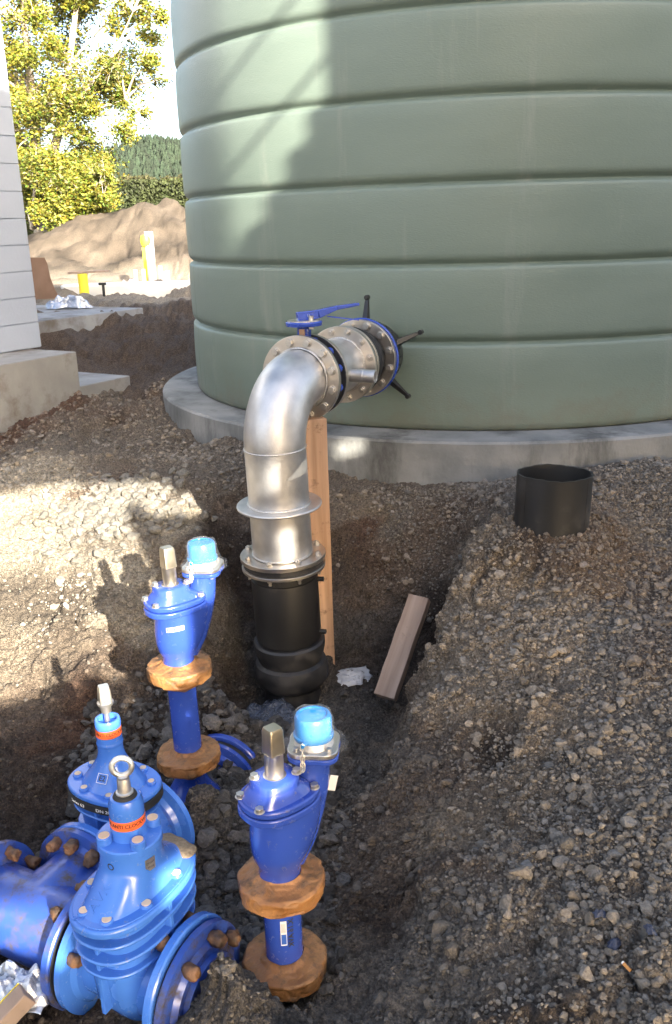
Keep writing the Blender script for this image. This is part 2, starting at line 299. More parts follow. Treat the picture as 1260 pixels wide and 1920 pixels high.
def base_h(X, Y):
    out = np.zeros(len(X))
    for i in range(0, len(X), 60000):
        x = np.clip(X[i:i+60000], -14, 14); y = np.clip(Y[i:i+60000], -12, 20)
        d2 = (x[:, None]-CP[None, :, 0])**2+(y[:, None]-CP[None, :, 1])**2
        out[i:i+60000] = _phi(d2) @ _W[:n_] + _W[n_] + _W[n_+1]*x + _W[n_+2]*y
    far = np.clip((Y-9)/3, 0, 1)
    out = out*(1-far)+far*(.2+.02*0)
    # spoil heap beyond the yard
    P = np.stack([X, Y, X*0], 1)
    k = np.exp(-((Y-22.5)/2.6)**2)*(1/(1+np.exp(-(X+7.3)*1.3)))*(1/(1+np.exp((X-6)*.8)))
    out = out + 1.52*k*(1+.20*fbm(P, .5, 4, seed=5))
    for gx_0, gy_0, sg, hh_ in ((-.315, 1.715, .05, .17), (-.24, 1.66, .06, .08), (-.19, 1.60, .08, .04), (-.03, 3.99, .075, .17), (-.50, 2.53, .085, .20), (-.44, 2.62, .09, .06)): out = out + hh_*np.exp(-((X-gx_0)**2+(Y-gy_0)**2)/(2*sg*sg))
    out = out + np.clip((Y-13)/6, 0, 1)*.25*np.clip(1-abs(Y-17)/9, 0, 1)*fbm(P, .6, 3, seed=8)*.5
    return out
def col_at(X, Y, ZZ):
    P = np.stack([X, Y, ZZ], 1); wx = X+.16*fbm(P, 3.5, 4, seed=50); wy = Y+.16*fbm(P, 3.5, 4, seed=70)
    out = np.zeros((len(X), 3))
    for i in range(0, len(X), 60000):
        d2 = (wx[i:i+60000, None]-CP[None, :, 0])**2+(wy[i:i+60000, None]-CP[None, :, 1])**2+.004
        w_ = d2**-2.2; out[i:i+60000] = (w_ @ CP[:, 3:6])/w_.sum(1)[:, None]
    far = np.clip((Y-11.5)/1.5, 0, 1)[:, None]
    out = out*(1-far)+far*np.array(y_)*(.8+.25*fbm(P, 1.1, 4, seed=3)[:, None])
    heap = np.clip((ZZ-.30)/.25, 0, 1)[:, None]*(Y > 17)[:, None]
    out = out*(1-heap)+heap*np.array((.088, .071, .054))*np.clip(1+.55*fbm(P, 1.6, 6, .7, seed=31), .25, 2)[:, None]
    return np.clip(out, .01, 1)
def lines(a, b, step, lo, hi, grow, mid, g2=1.09):
    L_ = list(np.arange(a, b, step)); s_ = step; x = L_[-1]
    while x < hi: s_ *= (grow if abs(x) < mid else g2); x += s_; L_.append(x)
    s_ = step; x = a; pre = []
    while x > lo: s_ *= (grow if abs(x) < mid else g2); x -= s_; pre.append(x)
    return np.array(pre[::-1]+L_)
xs = lines(-2.3, 1.9, .0105, -900, 900, 1.022, 10); ys = lines(1.25, 5.0, .0105, -60, 1500, 1.0105, 26)
GX, GY = np.meshgrid(xs, ys); X_, Y_ = GX.ravel(), GY.ravel()
H = base_h(X_, Y_); Hg = H.reshape(GX.shape)
gy_, gx_ = np.gradient(Hg, ys, xs); N = np.stack([-gx_.ravel(), -gy_.ravel(), np.ones(len(X_))], 1); N /= np.linalg.norm(N, axis=1)[:, None]
P0 = np.stack([X_, Y_, H], 1)
near = np.clip(1.6-np.abs(Y_-3.2)/6, 0, 1)*np.clip(1.8-np.abs(X_)/4, 0, 1)
# how cloddy: raw pit cuttings are rougher than the gravel
pit = np.clip((-.12-H)/.25, 0, 1)*(X_ < .75-.0*Y_)*near
steep = np.clip((1-N[:, 2])*3.5, 0, 1)
disp = np.zeros(len(X_))
m_ = near > .01
Pn = P0[m_]; w1, w2 = worley(Pn, 17, 3); v1, v2 = worley(Pn+.3, 38, 9)
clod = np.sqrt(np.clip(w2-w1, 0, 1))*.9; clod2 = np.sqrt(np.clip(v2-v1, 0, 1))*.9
crust = np.exp(-((Pn[:, 0]-.50)/.28)**2)*np.clip((Pn[:, 2]+.72)/.1, 0, 1)*(Pn[:, 1] < 3.75)
rough = np.clip(.35+.65*np.maximum(pit[m_], steep[m_])+.5*crust, 0, 1.1)
disp[m_] = near[m_]*(.032*fbm(Pn, 3, 3, seed=1)*rough + .020*fbm(Pn, 9, 3, seed=2)*rough + (clod-.5)*.034*rough + (clod2-.5)*.016 + .004*noise3(Pn, 70, 4)+.003*noise3(Pn, 140, 6))
cre = np.clip(1-np.abs(noise3(Pn*np.array([1, 1, .5]), 5.5, 41))*9, 0, 1)*np.clip(noise3(Pn, 1.7, 44)*2, 0, 1)
disp[m_] -= .03*cre*near[m_]*rough
rill = np.clip(1-np.abs(noise3(Pn*np.array([1.6, .5, .5]), 6, 88))*5, 0, 1)
disp[m_] -= .022*rill*crust
hole = np.clip(noise3(Pn, 4.2, 91)*2.2-.55, 0, 1)*crust*(Pn[:, 1] < 2.9)
disp[m_] -= .07*hole
far_ = (Y_ > 8) & (Y_ < 60) & (np.abs(X_) < 20)
disp[far_] += (.13*fbm(P0[far_], 1.0, 6, .7, seed=21)-.16*np.clip(1-np.abs(noise3(P0[far_], .8, 23))*5, 0, 1)*np.clip((P0[far_][:, 2]-.4), 0, 1))*np.clip((Y_[far_]-8)/3, 0, 1)
mid_ = (Y_ > 4.6) & (Y_ < 14) & (X_ < 1) & (X_ > -9)
mw = np.clip((Y_[mid_]-4.6)/1.0, 0, 1)*np.clip((14-Y_[mid_])/3, 0, 1)
disp[mid_] += mw*(.09*fbm(P0[mid_], 2.4, 6, .65, seed=61)+.05*np.abs(noise3(P0[mid_], 7, 62)))
P1 = P0+N*disp[:, None]
# keep the soil under the concrete
dt = np.hypot(X_-TC[0], Y_-TC[1]); P1[:, 2] = np.where(dt < TR+.26, np.minimum(P1[:, 2], .1-.5*np.clip(TR+.26-dt, 0, .5)), P1[:, 2])
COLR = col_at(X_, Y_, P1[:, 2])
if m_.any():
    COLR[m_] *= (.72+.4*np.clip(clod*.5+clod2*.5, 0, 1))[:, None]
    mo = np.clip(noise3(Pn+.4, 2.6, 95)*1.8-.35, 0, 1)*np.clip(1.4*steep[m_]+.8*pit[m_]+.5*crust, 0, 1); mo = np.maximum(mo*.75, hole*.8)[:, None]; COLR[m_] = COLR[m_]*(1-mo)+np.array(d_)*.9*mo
nx, ny = len(xs), len(ys)
i_ = np.arange(nx-1)[None, :]+nx*np.arange(ny-1)[:, None]
F = np.stack([i_, i_+1, i_+1+nx, i_+nx], -1).reshape(-1, 4)
def np_mesh(name, V, Fq, m, cols=None, attr='soil', smooth=True):
    me = bpy.data.meshes.new(name); k = Fq.shape[1]
    me.vertices.add(len(V)); me.vertices.foreach_set('co', V.astype(np.float32).ravel())
    me.loops.add(Fq.size); me.loops.foreach_set('vertex_index', Fq.astype(np.int32).ravel())
    me.polygons.add(len(Fq)); me.polygons.foreach_set('loop_start', np.arange(0, Fq.size, k, dtype=np.int32))
    me.update(calc_edges=True); me.polygons.foreach_set('use_smooth', np.full(len(Fq), smooth))
    if cols is not None:
        a = me.color_attributes.new(attr, 'FLOAT_COLOR', 'POINT'); a.data.foreach_set('color', np.concatenate([cols, np.ones((len(cols), 1))], 1).astype(np.float32).ravel())
    me.materials.append(m); o = bpy.data.objects.new(name, me); COL.objects.link(o); return o
def soil_mat(name, mult=1.0, bump=1.0, fine=True):
    m = bpy.data.materials.new(name); m.use_nodes = True; t = m.node_tree; p = t.nodes['Principled BSDF']; p.inputs['Roughness'].default_value = .93; p.inputs['Specular IOR Level'].default_value = .25
    tc = t.nodes.new('ShaderNodeTexCoord'); a = t.nodes.new('ShaderNodeAttribute'); a.attribute_name = 'soil'
    n1 = t.nodes.new('ShaderNodeTexNoise'); n1.inputs['Scale'].default_value = 85; n1.inputs['Detail'].default_value = 9; n1.inputs['Roughness'].default_value = .75; lk(t, tc.outputs['Object'], n1.inputs[0])
    v = t.nodes.new('ShaderNodeTexVoronoi'); v.inputs['Scale'].default_value = 130; lk(t, tc.outputs['Object'], v.inputs[0])
    mr = t.nodes.new('ShaderNodeMapRange'); mr.inputs[1].default_value = .3; mr.inputs[2].default_value = .72; mr.inputs[3].default_value = .55*mult; mr.inputs[4].default_value = 1.55*mult; lk(t, n1.outputs[0], mr.inputs[0])
    m1 = t.nodes.new('ShaderNodeVectorMath'); m1.operation = 'SCALE'; lk(t, a.outputs[0], m1.inputs[0]); lk(t, mr.outputs[0], m1.inputs['Scale'])
    out = m1.outputs[0]
    if fine:
        sp = t.nodes.new('ShaderNodeSeparateColor'); lk(t, v.outputs['Color'], sp.inputs[0])
        m2 = t.nodes.new('ShaderNodeMapRange'); m2.inputs[3].default_value = .7; m2.inputs[4].default_value = 1.35; lk(t, sp.outputs[0], m2.inputs[0])
        m3 = t.nodes.new('ShaderNodeVectorMath'); m3.operation = 'SCALE'; lk(t, out, m3.inputs[0]); lk(t, m2.outputs[0], m3.inputs['Scale']); out = m3.outputs[0]
    lk(t, out, p.inputs['Base Color'])
    b1 = t.nodes.new('ShaderNodeBump'); b1.inputs['Distance'].default_value = .018*bump; b1.inputs['Strength'].default_value = .9; lk(t, n1.outputs[0], b1.inputs['Height'])
    if fine:
        b2 = t.nodes.new('ShaderNodeBump'); b2.invert = True; b2.inputs['Distance'].default_value = .006*bump; lk(t, v.outputs['Distance'], b2.inputs['Height']); lk(t, b1.outputs[0], b2.inputs['Normal']); b1 = b2
    lk(t, b1.outputs[0], p.inputs['Normal']); return m
m_soil = soil_mat('soil_sheet'); m_stone = soil_mat('stone', 1.0, .35, False)
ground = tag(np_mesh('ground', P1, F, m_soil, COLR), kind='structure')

# ------------------------------------------------------------------ loose stones
P1g = P1.reshape(ny, nx, 3)
def surf(X, Y):
    i = np.clip(np.searchsorted(xs, X)-1, 0, nx-2); j = np.clip(np.searchsorted(ys, Y)-1, 0, ny-2)
    fx = (X-xs[i])/(xs[i+1]-xs[i]); fy = (Y-ys[j])/(ys[j+1]-ys[j])
    return (P1g[j, i]*((1-fx)*(1-fy))[:, None]+P1g[j, i+1]*(fx*(1-fy))[:, None]+P1g[j+1, i]*((1-fx)*fy)[:, None]+P1g[j+1, i+1]*(fx*fy)[:, None])
def ico(sub):
    bm = bmesh.new(); bmesh.ops.create_icosphere(bm, subdivisions=sub, radius=1)
    v = np.array([q.co[:] for q in bm.verts]); f = np.array([[q.index for q in x.verts] for x in bm.faces]); bm.free(); return v, f
def rotm(n):
    q = rng.normal(size=(n, 4)); q /= np.linalg.norm(q, axis=1)[:, None]; a, b, c, d = q.T
    return np.stack([np.stack([1-2*(c*c+d*d), 2*(b*c-a*d), 2*(b*d+a*c)], 1), np.stack([2*(b*c+a*d), 1-2*(b*b+d*d), 2*(c*d-a*b)], 1), np.stack([2*(b*d-a*c), 2*(c*d+a*b), 1-2*(b*b+c*c)], 1)], 1)
def rocks(name, pts, size, cols, sub, mt=None):
    v0, f0 = ico(sub); n = len(pts); V = np.repeat(v0[None], n, 0)
    # angular: clamp against a few random planes
    for k in range(7):
        nn = rng.normal(size=(n, 3)); nn /= np.linalg.norm(nn, axis=1)[:, None]; h = rng.uniform(.45, .85, (n, 1))
        dd = np.einsum('nvk,nk->nv', V, nn)-h; V = V-np.clip(dd, 0, None)[:, :, None]*nn[:, None, :]
    V *= rng.uniform(.7, 1.25, (n, 1, 3)); V = np.einsum('nij,nvj->nvi', rotm(n), V)
    V[:, :, 2] *= .8; V = V*(1+(.22*noise3((V+pts[:, None, :]*90).reshape(-1, 3), 2.2, 12)).reshape(V.shape[:2])[..., None])*size[:, None, None]+pts[:, None, :]
    Fq = (f0[None]+np.arange(n)[:, None, None]*len(v0)).reshape(-1, 3)
    C = np.repeat(cols[:, None, :], len(v0), 1).reshape(-1, 3)
    o = np_mesh(name, V.reshape(-1, 3), Fq, mt or m_stone, C, smooth=False)
    return o
def dens(X, Y, Z):
    P = np.stack([X, Y, Z], 1)
    d = .42+.75*noise3(P, 2.6, 77)+.3*noise3(P, 7, 78)
    right = (X > .15+.0*Y) & (Z > -.62); d = np.where(right, d+.38, d*.6)
    d = np.where((X < -.3) & (Z > -.12), d+.25, d); d = np.where((X < -.3) & (Z < -.16), d*.4, d)
    return np.clip(d, .06, 1)
def scatter(n, smin, smax, pw, x0=-2.2, x1=1.75, y0=1.3, y1=4.9, dmin=0):
    X = rng.uniform(x0, x1, n); Y = rng.uniform(y0, y1, n)
    vis = np.abs(X) < Y*.43+.25; X = X[vis]; Y = Y[vis]
    P = surf(X, Y); keep = rng.uniform(size=len(P)) < dens(P[:, 0], P[:, 1], P[:, 2]); P = P[keep]
    dt = np.hypot(P[:, 0]-TC[0], P[:, 1]-TC[1]); P = P[dt > TR+.28]
    s_ = smin*(smax/smin)**(rng.uniform(size=len(P))**pw)
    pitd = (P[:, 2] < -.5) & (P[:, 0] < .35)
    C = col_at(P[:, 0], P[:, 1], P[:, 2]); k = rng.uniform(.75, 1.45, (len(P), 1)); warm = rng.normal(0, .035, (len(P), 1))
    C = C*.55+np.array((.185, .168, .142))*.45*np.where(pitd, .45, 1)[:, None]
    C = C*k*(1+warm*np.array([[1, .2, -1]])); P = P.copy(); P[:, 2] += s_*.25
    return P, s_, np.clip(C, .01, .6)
allP = [scatter(95000, .0035, .0070, 1.3), scatter(42000, .0065, .013, 1.9), scatter(5200, .012, .024, 2.4)]
for q_ in (scatter(9000, .009, .022, 2.0, -2.9, -.4, 4.5, 7.2),): allP[1] = tuple(np.concatenate([a, b]) for a, b in zip(allP[1], q_))
big = scatter(120, .018, .030, 1.8, .0, 1.6, 1.4, 3.4); allP[2] = tuple(np.concatenate([a, b]) for a, b in zip(allP[2], big))
# cobbles spilling over the left rim
n = 500; Xc = rng.normal(-1.12, .17, n); Yc = rng.normal(4.28, .14, n); Pc = surf(Xc, Yc); sc_ = rng.uniform(.012, .034, n); Pc[:, 2] += sc_*.3
cob = (Pc, sc_, np.tile(np.array([[.17, .155, .13]]), (n, 1))*rng.uniform(.8, 1.3, (n, 1)))
allP[2] = tuple(np.concatenate([a, b]) for a, b in zip(allP[2], cob))
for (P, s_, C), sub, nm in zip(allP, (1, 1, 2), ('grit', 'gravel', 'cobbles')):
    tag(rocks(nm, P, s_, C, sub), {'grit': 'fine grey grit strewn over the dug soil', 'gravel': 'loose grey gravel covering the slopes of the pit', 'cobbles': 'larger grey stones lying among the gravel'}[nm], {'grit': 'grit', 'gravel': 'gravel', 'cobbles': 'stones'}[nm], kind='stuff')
# clods of wet clay heaped in the pit
n = 2600; Xc = rng.uniform(-1.0, -.02, n); Yc = rng.uniform(1.9, 3.5, n); Pc = surf(Xc, Yc); k = (Pc[:, 2] < -.6); Pc = Pc[k]; sc_ = .008*(4.4)**(rng.uniform(size=len(Pc))**2.2); Pc[:, 2] += sc_*.3
cc = np.tile(np.array([[.118, .107, .097]]), (len(Pc), 1))*rng.uniform(.6, 1.7, (len(Pc), 1))
tag(rocks('clods', Pc, sc_, cc, 3, soil_mat('clay_clod', 1.0, 1.6, False)), 'dark grey clods of wet clay heaped between the blue fittings', 'clay', kind='stuff')

# ------------------------------------------------------------------ tank and its slab
tank = tag(empty('water_tank', (TC[0], TC[1], .15)), 'large pale green ribbed plastic water tank standing on a round concrete base', 'water tank')
prof = [(TR-.45, .0), (TR-.02, .0), (TR-.004, .012), (TR, .04)]
gz = [.457+k*.386 for k in range(9)]
z_prev = .04
for z in gz:      # bulging band, then a rolled-in groove under the next band
    n_b = 6
    for k in range(1, n_b): q = k/n_b; prof.append((TR+.003*math.sin(math.pi*q), z_prev+(z-.03-z_prev)*q))
    prof += [(TR-.001, z-.030), (TR-.004, z-.018), (TR-.012, z-.009), (TR-.024, z-.004), (TR-.030, z+.001), (TR-.030, z+.005), (TR-.018, z+.014), (TR-.006, z+.026), (TR-.001, z+.040), (TR+.001, z+.055)]
    z_prev = z+.055
prof += [(TR, z_prev+.1), (TR-.05, z_prev+.2), (TR-.9, z_prev+.55), (.3, z_prev+.75), (.3, z_prev+.8), (.0001, z_prev+.8)]
MB().lathe(prof, n=220).build('tank_shell', m_tank, tank, angle=60)
slab = tag(MB().lathe([(.01, -.30), (TR+.237, -.30), (TR+.245, -.16), (TR+.245, .138), (TR+.233, .15), (.01, .15)], n=200).build('tank_slab', m_conc, None, angle=30), 'round pale concrete slab under the green tank', 'concrete slab')
slab.location = (TC[0], TC[1], 0)

_t = m_tank.node_tree; _p = _t.nodes['Principled BSDF']; _src = _p.inputs['Base Color'].links[0].from_socket      # mud splashed up the foot of the tank
_tc = _t.nodes.new('ShaderNodeTexCoord'); _sx = _t.nodes.new('ShaderNodeSeparateXYZ'); lk(_t, _tc.outputs['Object'], _sx.inputs[0])
_z = _t.nodes.new('ShaderNodeMapRange'); _z.inputs[1].default_value = 0; _z.inputs[2].default_value = .42; _z.inputs[3].default_value = .30; _z.inputs[4].default_value = -.08; lk(_t, _sx.outputs[2], _z.inputs[0])
_n = _t.nodes.new('ShaderNodeTexNoise'); _n.inputs['Scale'].default_value = 5; _n.inputs['Detail'].default_value = 12; _n.inputs['Roughness'].default_value = .75; lk(_t, _tc.outputs['Object'], _n.inputs[0])
_a = _t.nodes.new('ShaderNodeMath'); _a.operation = 'ADD'; lk(_t, _z.outputs[0], _a.inputs[0]); lk(_t, _n.outputs[0], _a.inputs[1])
_m = _t.nodes.new('ShaderNodeMapRange'); _m.inputs[1].default_value = .62; _m.inputs[2].default_value = .9; _m.inputs[4].default_value = .6; lk(_t, _a.outputs[0], _m.inputs[0])
_x = _t.nodes.new('ShaderNodeMix'); _x.data_type = 'RGBA'; _x.inputs[7].default_value = (.15, .135, .10, 1); lk(_t, _m.outputs[0], _x.inputs[0]); lk(_t, _src, _x.inputs[6]); lk(_t, _x.outputs[2], _p.inputs['Base Color'])
# ------------------------------------------------------------------ steel outlet pipe, valve and drop pipe
pipe = tag(empty('outlet_pipe', PZ(530, 1290, -.88)), 'stainless steel elbow pipe bolted to the green tank and dropping into a black riser', 'outlet pipe')
def child(o): o.parent = pipe; o.matrix_parent_inverse = Matrix.Translation(-Vector(pipe.location)); return o
pipe_inv = Matrix.Translation(-Vector(pipe.location))
A = Vector(PD(562, 706, 3.93)); B = Vector(PD(684, 668, 4.54)); A.z = B.z = .565
ax = (A-B); ax.z = 0; ax.normalize()                 # points from the tank towards the elbow
FR, PR = .187, .130
_q = Vector((A.x-TC[0], A.y-TC[1])); _a = Vector((ax.x, ax.y)); _b = _q.dot(_a); D = _b - math.sqrt(TR*TR-(_q.length_squared-_b*_b))     # distance from the first flange to the tank wall
print('D', D)
def bp(name, mb, m, parent=None, **k): return mb.build(name, m, parent or pipe, **k)
def W(M_): return pipe_inv @ M_
MA = W(along(A, ax))                                  # local z out of the front flange, origin on its front face
MBk = lambda d: W(along(A-ax*d, ax))
def flange(name, Mx, r_, ri, th, mm, parent=None, bevel=.0015): return bp(name, MB().ring([(ri, 0), (r_, 0), (r_, -th), (ri, -th)], Mx, 64), mm, parent, bevel=bevel)
nb = 12
elbow = bp('elbow_pipe', MB(), m_steel); bpy.data.objects.remove(elbow)
# elbow: a quarter bend from the flange down into the vertical drop, then the drop leaning very slightly
Rb = .235; C0 = A+ax*.0
base_pt = Vector(PD(528, 1048, 3.94)); ctr = []; rad = []
top_dir = ax
for k in range(0, 17):
    a = math.pi/2*k/16; ctr.append(C0+ax*(.012+Rb*math.sin(a))+Vector((0, 0, -Rb*(1-math.cos(a)))))
end = ctr[-1]; steps = 5
FL = Vector((end.x+.012, end.y+.02, -.235))
for k in range(1, steps+1): ctr.append(end.lerp(FL, k/steps))
elb = bp('elbow_pipe', MB().tube([pipe_inv @ p for p in ctr], PR, n=56), m_steel, angle=60)
dv = (FL-end).normalized()
def MV(z): q = end+dv*((z-end.z)/dv.z); return W(along(q, -dv, up=(0, 1, 0)))   # local z up along the drop
front = flange('flange', MA, FR, PR-.004, .022, m_flange)
bp('weld_seam', MB().torus(PR+.002, .006, MA @ T(0, 0, .004), 64, 8), m_weld, elb)
bp('weld_seam', MB().torus(PR+.0005, .0035, MV(end.z-.012), 64, 8), m_weld, elb)
bp('weld_seam', MB().torus(PR+.001, .004, MV(-.152), 64, 8), m_weld, elb)
BO = hexbolt(.0155, .013)
off = math.pi/nb
add_bolts(front, [MA @ RZ(off+2*math.pi*k/nb) @ T(FR-.027, 0, 0) for k in range(nb)], BO, m_bolt)
# butterfly valve between first and second flange
bv = flange('butterfly_valve', MBk(.026), FR-.004, PR-.01, .012, m_rubber)
bp('valve_body', MB().ring([(PR-.012, 0), (.155, 0), (.160, -.01), (.160, -.035), (.155, -.045), (PR-.012, -.045)], MBk(.036), 56), m_blue, bv, bevel=.003)
for k in range(nb): pass
add_bolts(bv, [MBk(.037) @ RZ(off+2*math.pi*k/nb) @ T(FR-.03, 0, -.022) for k in range(nb)], MB().lathe([(.020, -.017), (.022, 0), (.020, .017)], n=16), m_blue, 'lug')
bp('gasket', MB().ring([(PR, 0), (FR-.006, 0), (FR-.006, -.008), (PR, -.008)], MBk(.084), 56), m_rubber, bv)
# valve neck, plate and lever (vertical, above the valve body)
NK = W(Matrix.Translation(A-ax*.058+Vector((0, 0, .14))))
nk = MB(); nk.box(-.026, .026, -.018, .018, 0, .075, NK @ RZ(R(-24))); nk.box(-.034, .034, -.024, .024, 0, .028, NK @ RZ(R(-24)))
bp('valve_neck', nk, m_blue, bv, bevel=.004)
bp('neck_tag', MB().box(-.014, .012, -.0215, -.018, .028, .068, NK @ RZ(R(-24))), m_wood, bv)
bp('notch_plate', MB().lathe([(.078, .082), (.080, .086), (.080, .098), (.076, .102)], NK @ T(.0, 0, 0), 40), m_blue, bv, bevel=.001)
bp('notch_plate_rim', MB().lathe([(.071, .1021), (.071, .106)], NK, 40), m_alloy, bv)
bp('bolt', MB().lathe([(.011, .07), (.011, .125)], NK @ T(.032, -.03, 0), 14), m_bolt, bv)
hd = Vector((.93, .30, .16)).normalized()
HL = NK @ T(0, 0, .12)
hnd = MB()
def bar(mb, p, q, w0, w1, h0, h1, Mx):
    p, q = Vector(p), Vector(q); d = (q-p).normalized(); s_ = d.cross(Vector((0, 0, 1))).normalized(); u = s_.cross(d)
    mb.loft([[tuple(p+s_*a*w0+u*b*h0) for a, b in ((-1, -1), (1, -1), (1, 1), (-1, 1))], [tuple(q+s_*a*w1+u*b*h1) for a, b in ((-1, -1), (1, -1), (1, 1), (-1, 1))]], Mx)
bar(hnd, (-.028, -.008, 0), (.06, .018, .008), .019, .018, .021, .018, HL); bar(hnd, (.06, .018, .008), (.14, .045, .030), .018, .016, .018, .009, HL); bar(hnd, (.14, .045, .030), (.24, .078, .040), .016, .014, .009, .006, HL)
bp('lever_handle', hnd, m_blue, bv, bevel=.003)
tr = MB(); bar(tr, (.10, .03, -.004), (.24, .075, -.028), .004, .004, .003, .003, HL); bp('release_trigger', tr, m_blue, bv)
flat_text('handle_mark', '16', .016, HL @ T(.022, -.018, .004) @ RX(R(90)) @ RY(R(-17)), m_inkw, bv)
# spool piece
sp = bp('spool_piece', MB().lathe([(PR-.005, 0), (PR-.005, -(D-.62))], MBk(.115), 56), m_steel, angle=60)
fl2 = flange('flange', MBk(.093), FR-.006, PR-.008, .022, m_flange)
add_bolts(fl2, [MBk(.093) @ RZ(off+2*math.pi*k/nb) @ T(FR-.03, 0, 0) for k in range(nb)], BO, m_bolt)
fl2b = flange('flange', MBk(D-.515), FR-.006, PR-.008, .022, m_flange)
add_bolts(fl2b, [MBk(D-.515) @ RZ(off+2*math.pi*k/nb) @ T(FR-.03, 0, 0) for k in range(nb)], hexbolt(.0135, .011, True, .010), m_bolt)
bp('weld_seam', MB().torus(PR-.003, .005, MBk(D-.518), 56, 8), m_weld, sp)
bp('gasket', MB().ring([(PR, 0), (FR-.010, 0), (FR-.010, -.009), (PR, -.009)], MBk(D-.490), 56), m_rubber, sp)
flange('backing_ring', MBk(D-.478), FR-.008, PR-.008, .016, m_flange, sp)
bell = MB().ring([(PR-.01, .03), (PR+.008, .028), (PR+.012, -.002), (PR+.03, -.015), (PR+.038, -.028), (PR+.03, -.041), (PR+.012, -.06), (PR+.01, -.13), (PR-.01, -.13)], MBk(D-.43), 56); bp('rubber_joint', bell, m_rubber, sp, angle=70)
# nipple stub pointing towards the camera's right
nd = Vector((.93, -.36, -.02)).normalized(); NP = W(along(A-ax*(.115+(D-.62)*.5)+nd*(PR-.02)+Vector((0, 0, -.02)), nd))
bp('nipple', MB().ring([(.024, 0), (.030, 0), (.030, .06), (.032, .061), (.032, .07), (.030, .071), (.030, .125), (.024, .125)], NP, 32), m_steel, sp, bevel=.001)
MB().lathe([(.024, .05), (.0239, .051)], NP, 24).build('nipple_bore', m_ink, sp)
# tank flange with blue ring and black gripping arms
fl3 = flange('flange', MBk(D-.290), FR+.002, PR-.01, .022, m_flange)
add_bolts(fl3, [MBk(D-.290) @ RZ(off+2*math.pi*k/nb) @ T(FR-.024, 0, 0) for k in range(nb)], BO, m_bolt)
tf = flange('tank_flange', MBk(D-.265), FR+.008, PR-.01, .016, m_blue, bevel=.003)
bp('flange_hub', MB().ring([(PR-.02, 0), (FR-.012, 0), (FR-.016, -.06), (FR-.03, -.15), (PR-.02, -.20)], MBk(D-.248), 56), m_black, tf)
for k in range(26):
    a = 2*math.pi*k/26; q = MBk(D-.235) @ RZ(a)
    if k == 0: rb = bp('rib', MB().box(.15, .178, -.004, .004, -.06, 0, q), m_black, tf)
    else:
        q0 = MBk(D-.235); rr_ = rb.copy(); COL.objects.link(rr_); rr_.parent = tf; rr_.matrix_local = q0 @ RZ(a) @ q0.inverted()
for a in (96, 24, -48, -128, 168):        # arms splayed over the tank wall
    q = MBk(D-.200) @ RZ(R(a)); mb = MB()
    mb.loft([[(.14, -.022, -.035), (.14, .022, -.035), (.14, .016, .0), (.14, -.016, .0)], [(.28, -.008, -.095), (.28, .008, -.095), (.28, .008, -.078), (.28, -.008, -.078)]], q)
    mb.lathe([(.012, -.100), (.012, -.07)], q @ T(.282, 0, 0), 14)
    bp('arm', mb, m_black, tf, bevel=.002)
# puddle flange, lower flanges, black riser
_MV0 = MV
def MV(z): return _MV0(z+.07)
bp('puddle_flange', MB().ring([(PR-.002, 0), (FR-.006, 0), (FR-.004, -.006), (FR-.006, -.012), (PR-.002, -.012)], MV(.002), 64), m_steel, elb, bevel=.002)
bp('weld_seam', MB().torus(PR+.002, .006, MV(.004), 64, 8), m_weld, elb)
lf = flange('flange', MV(-.228), FR-.001, PR-.004, .019, m_flange)
add_bolts(lf, [MV(-.228) @ RZ(off+.2+2*math.pi*k/8) @ T(FR-.024, 0, 0) for k in range(8)], hexbolt(.0125, .013, True, .008), m_bolt)
bp('gasket', MB().ring([(PR-.004, 0), (FR-.012, 0), (FR-.012, -.026), (PR-.004, -.026)], MV(-.248), 56), m_blackd)
lf2 = flange('backing_ring', MV(-.276), FR-.004, PR+.002, .014, m_flange)
add_bolts(lf2, [MV(-.29) @ RZ(off+.2+2*math.pi*k/8) @ T(FR-.024, 0, -.026) for k in range(8)], MB().lathe([(.007, 0), (.007, .016), (.012, .016), (.012, .026)], n=12), m_bolt)
ri = bp('riser', MB().lathe([(PR+.006, -.29), (PR+.008, -.335), (PR+.015, -.338), (PR+.017, -.35), (PR+.017, -.60), (PR+.013, -.632), (PR+.0, -.636), (PR+.0, -.70)], MV(0), 64), m_black, angle=28)
for z, a in ((-.35, -10), (-.60, -14)):
    q = MV(z) @ RZ(R(a)) @ RY(R(90)); bp('terminal_pin', MB().lathe([(.011, PR), (.011, PR+.045), (.007, PR+.046), (.007, PR+.04)], q, 16), m_black, ri)
bp('collar', MB().lathe([(PR+.004, -.640), (PR+.022, -.642), (PR+.031, -.650), (PR+.031, -.675), (PR+.022, -.715), (PR+.012, -.745)], MV(0), 64), m_blackd, angle=30)
bp('socket', MB().lathe([(PR+.010, -.74), (PR+.030, -.752), (PR+.040, -.785), (PR+.038, -.83), (PR+.018, -.862), (PR-.005, -.875), (PR+.01, -1.0)], MV(0), 64), m_blackd, angle=30)
# torn sticker on the drop pipe
stk = []; a0 = R(-36)
mb = MB(); n1 = 10; vv = []
for i in range(n1+1):
    a = R(-70)+R(62)*i/n1; lo_ = .205+.012*(i/n1)+(.003 if i % 3 == 0 else 0); hi = lo_+.004+.052*min(1, i/n1*1.5)
    vv += [((PR+.0012)*math.cos(a), (PR+.0012)*math.sin(a), lo_), ((PR+.0012)*math.cos(a), (PR+.0012)*math.sin(a), hi)]
mb.add(vv, [(2*i, 2*i+2, 2*i+3, 2*i+1) for i in range(n1)], _MV0(0)); bp('sticker', mb, mat('worn_sticker', (.42, .42, .38), (.58, .57, .52), 14, .6), elb)

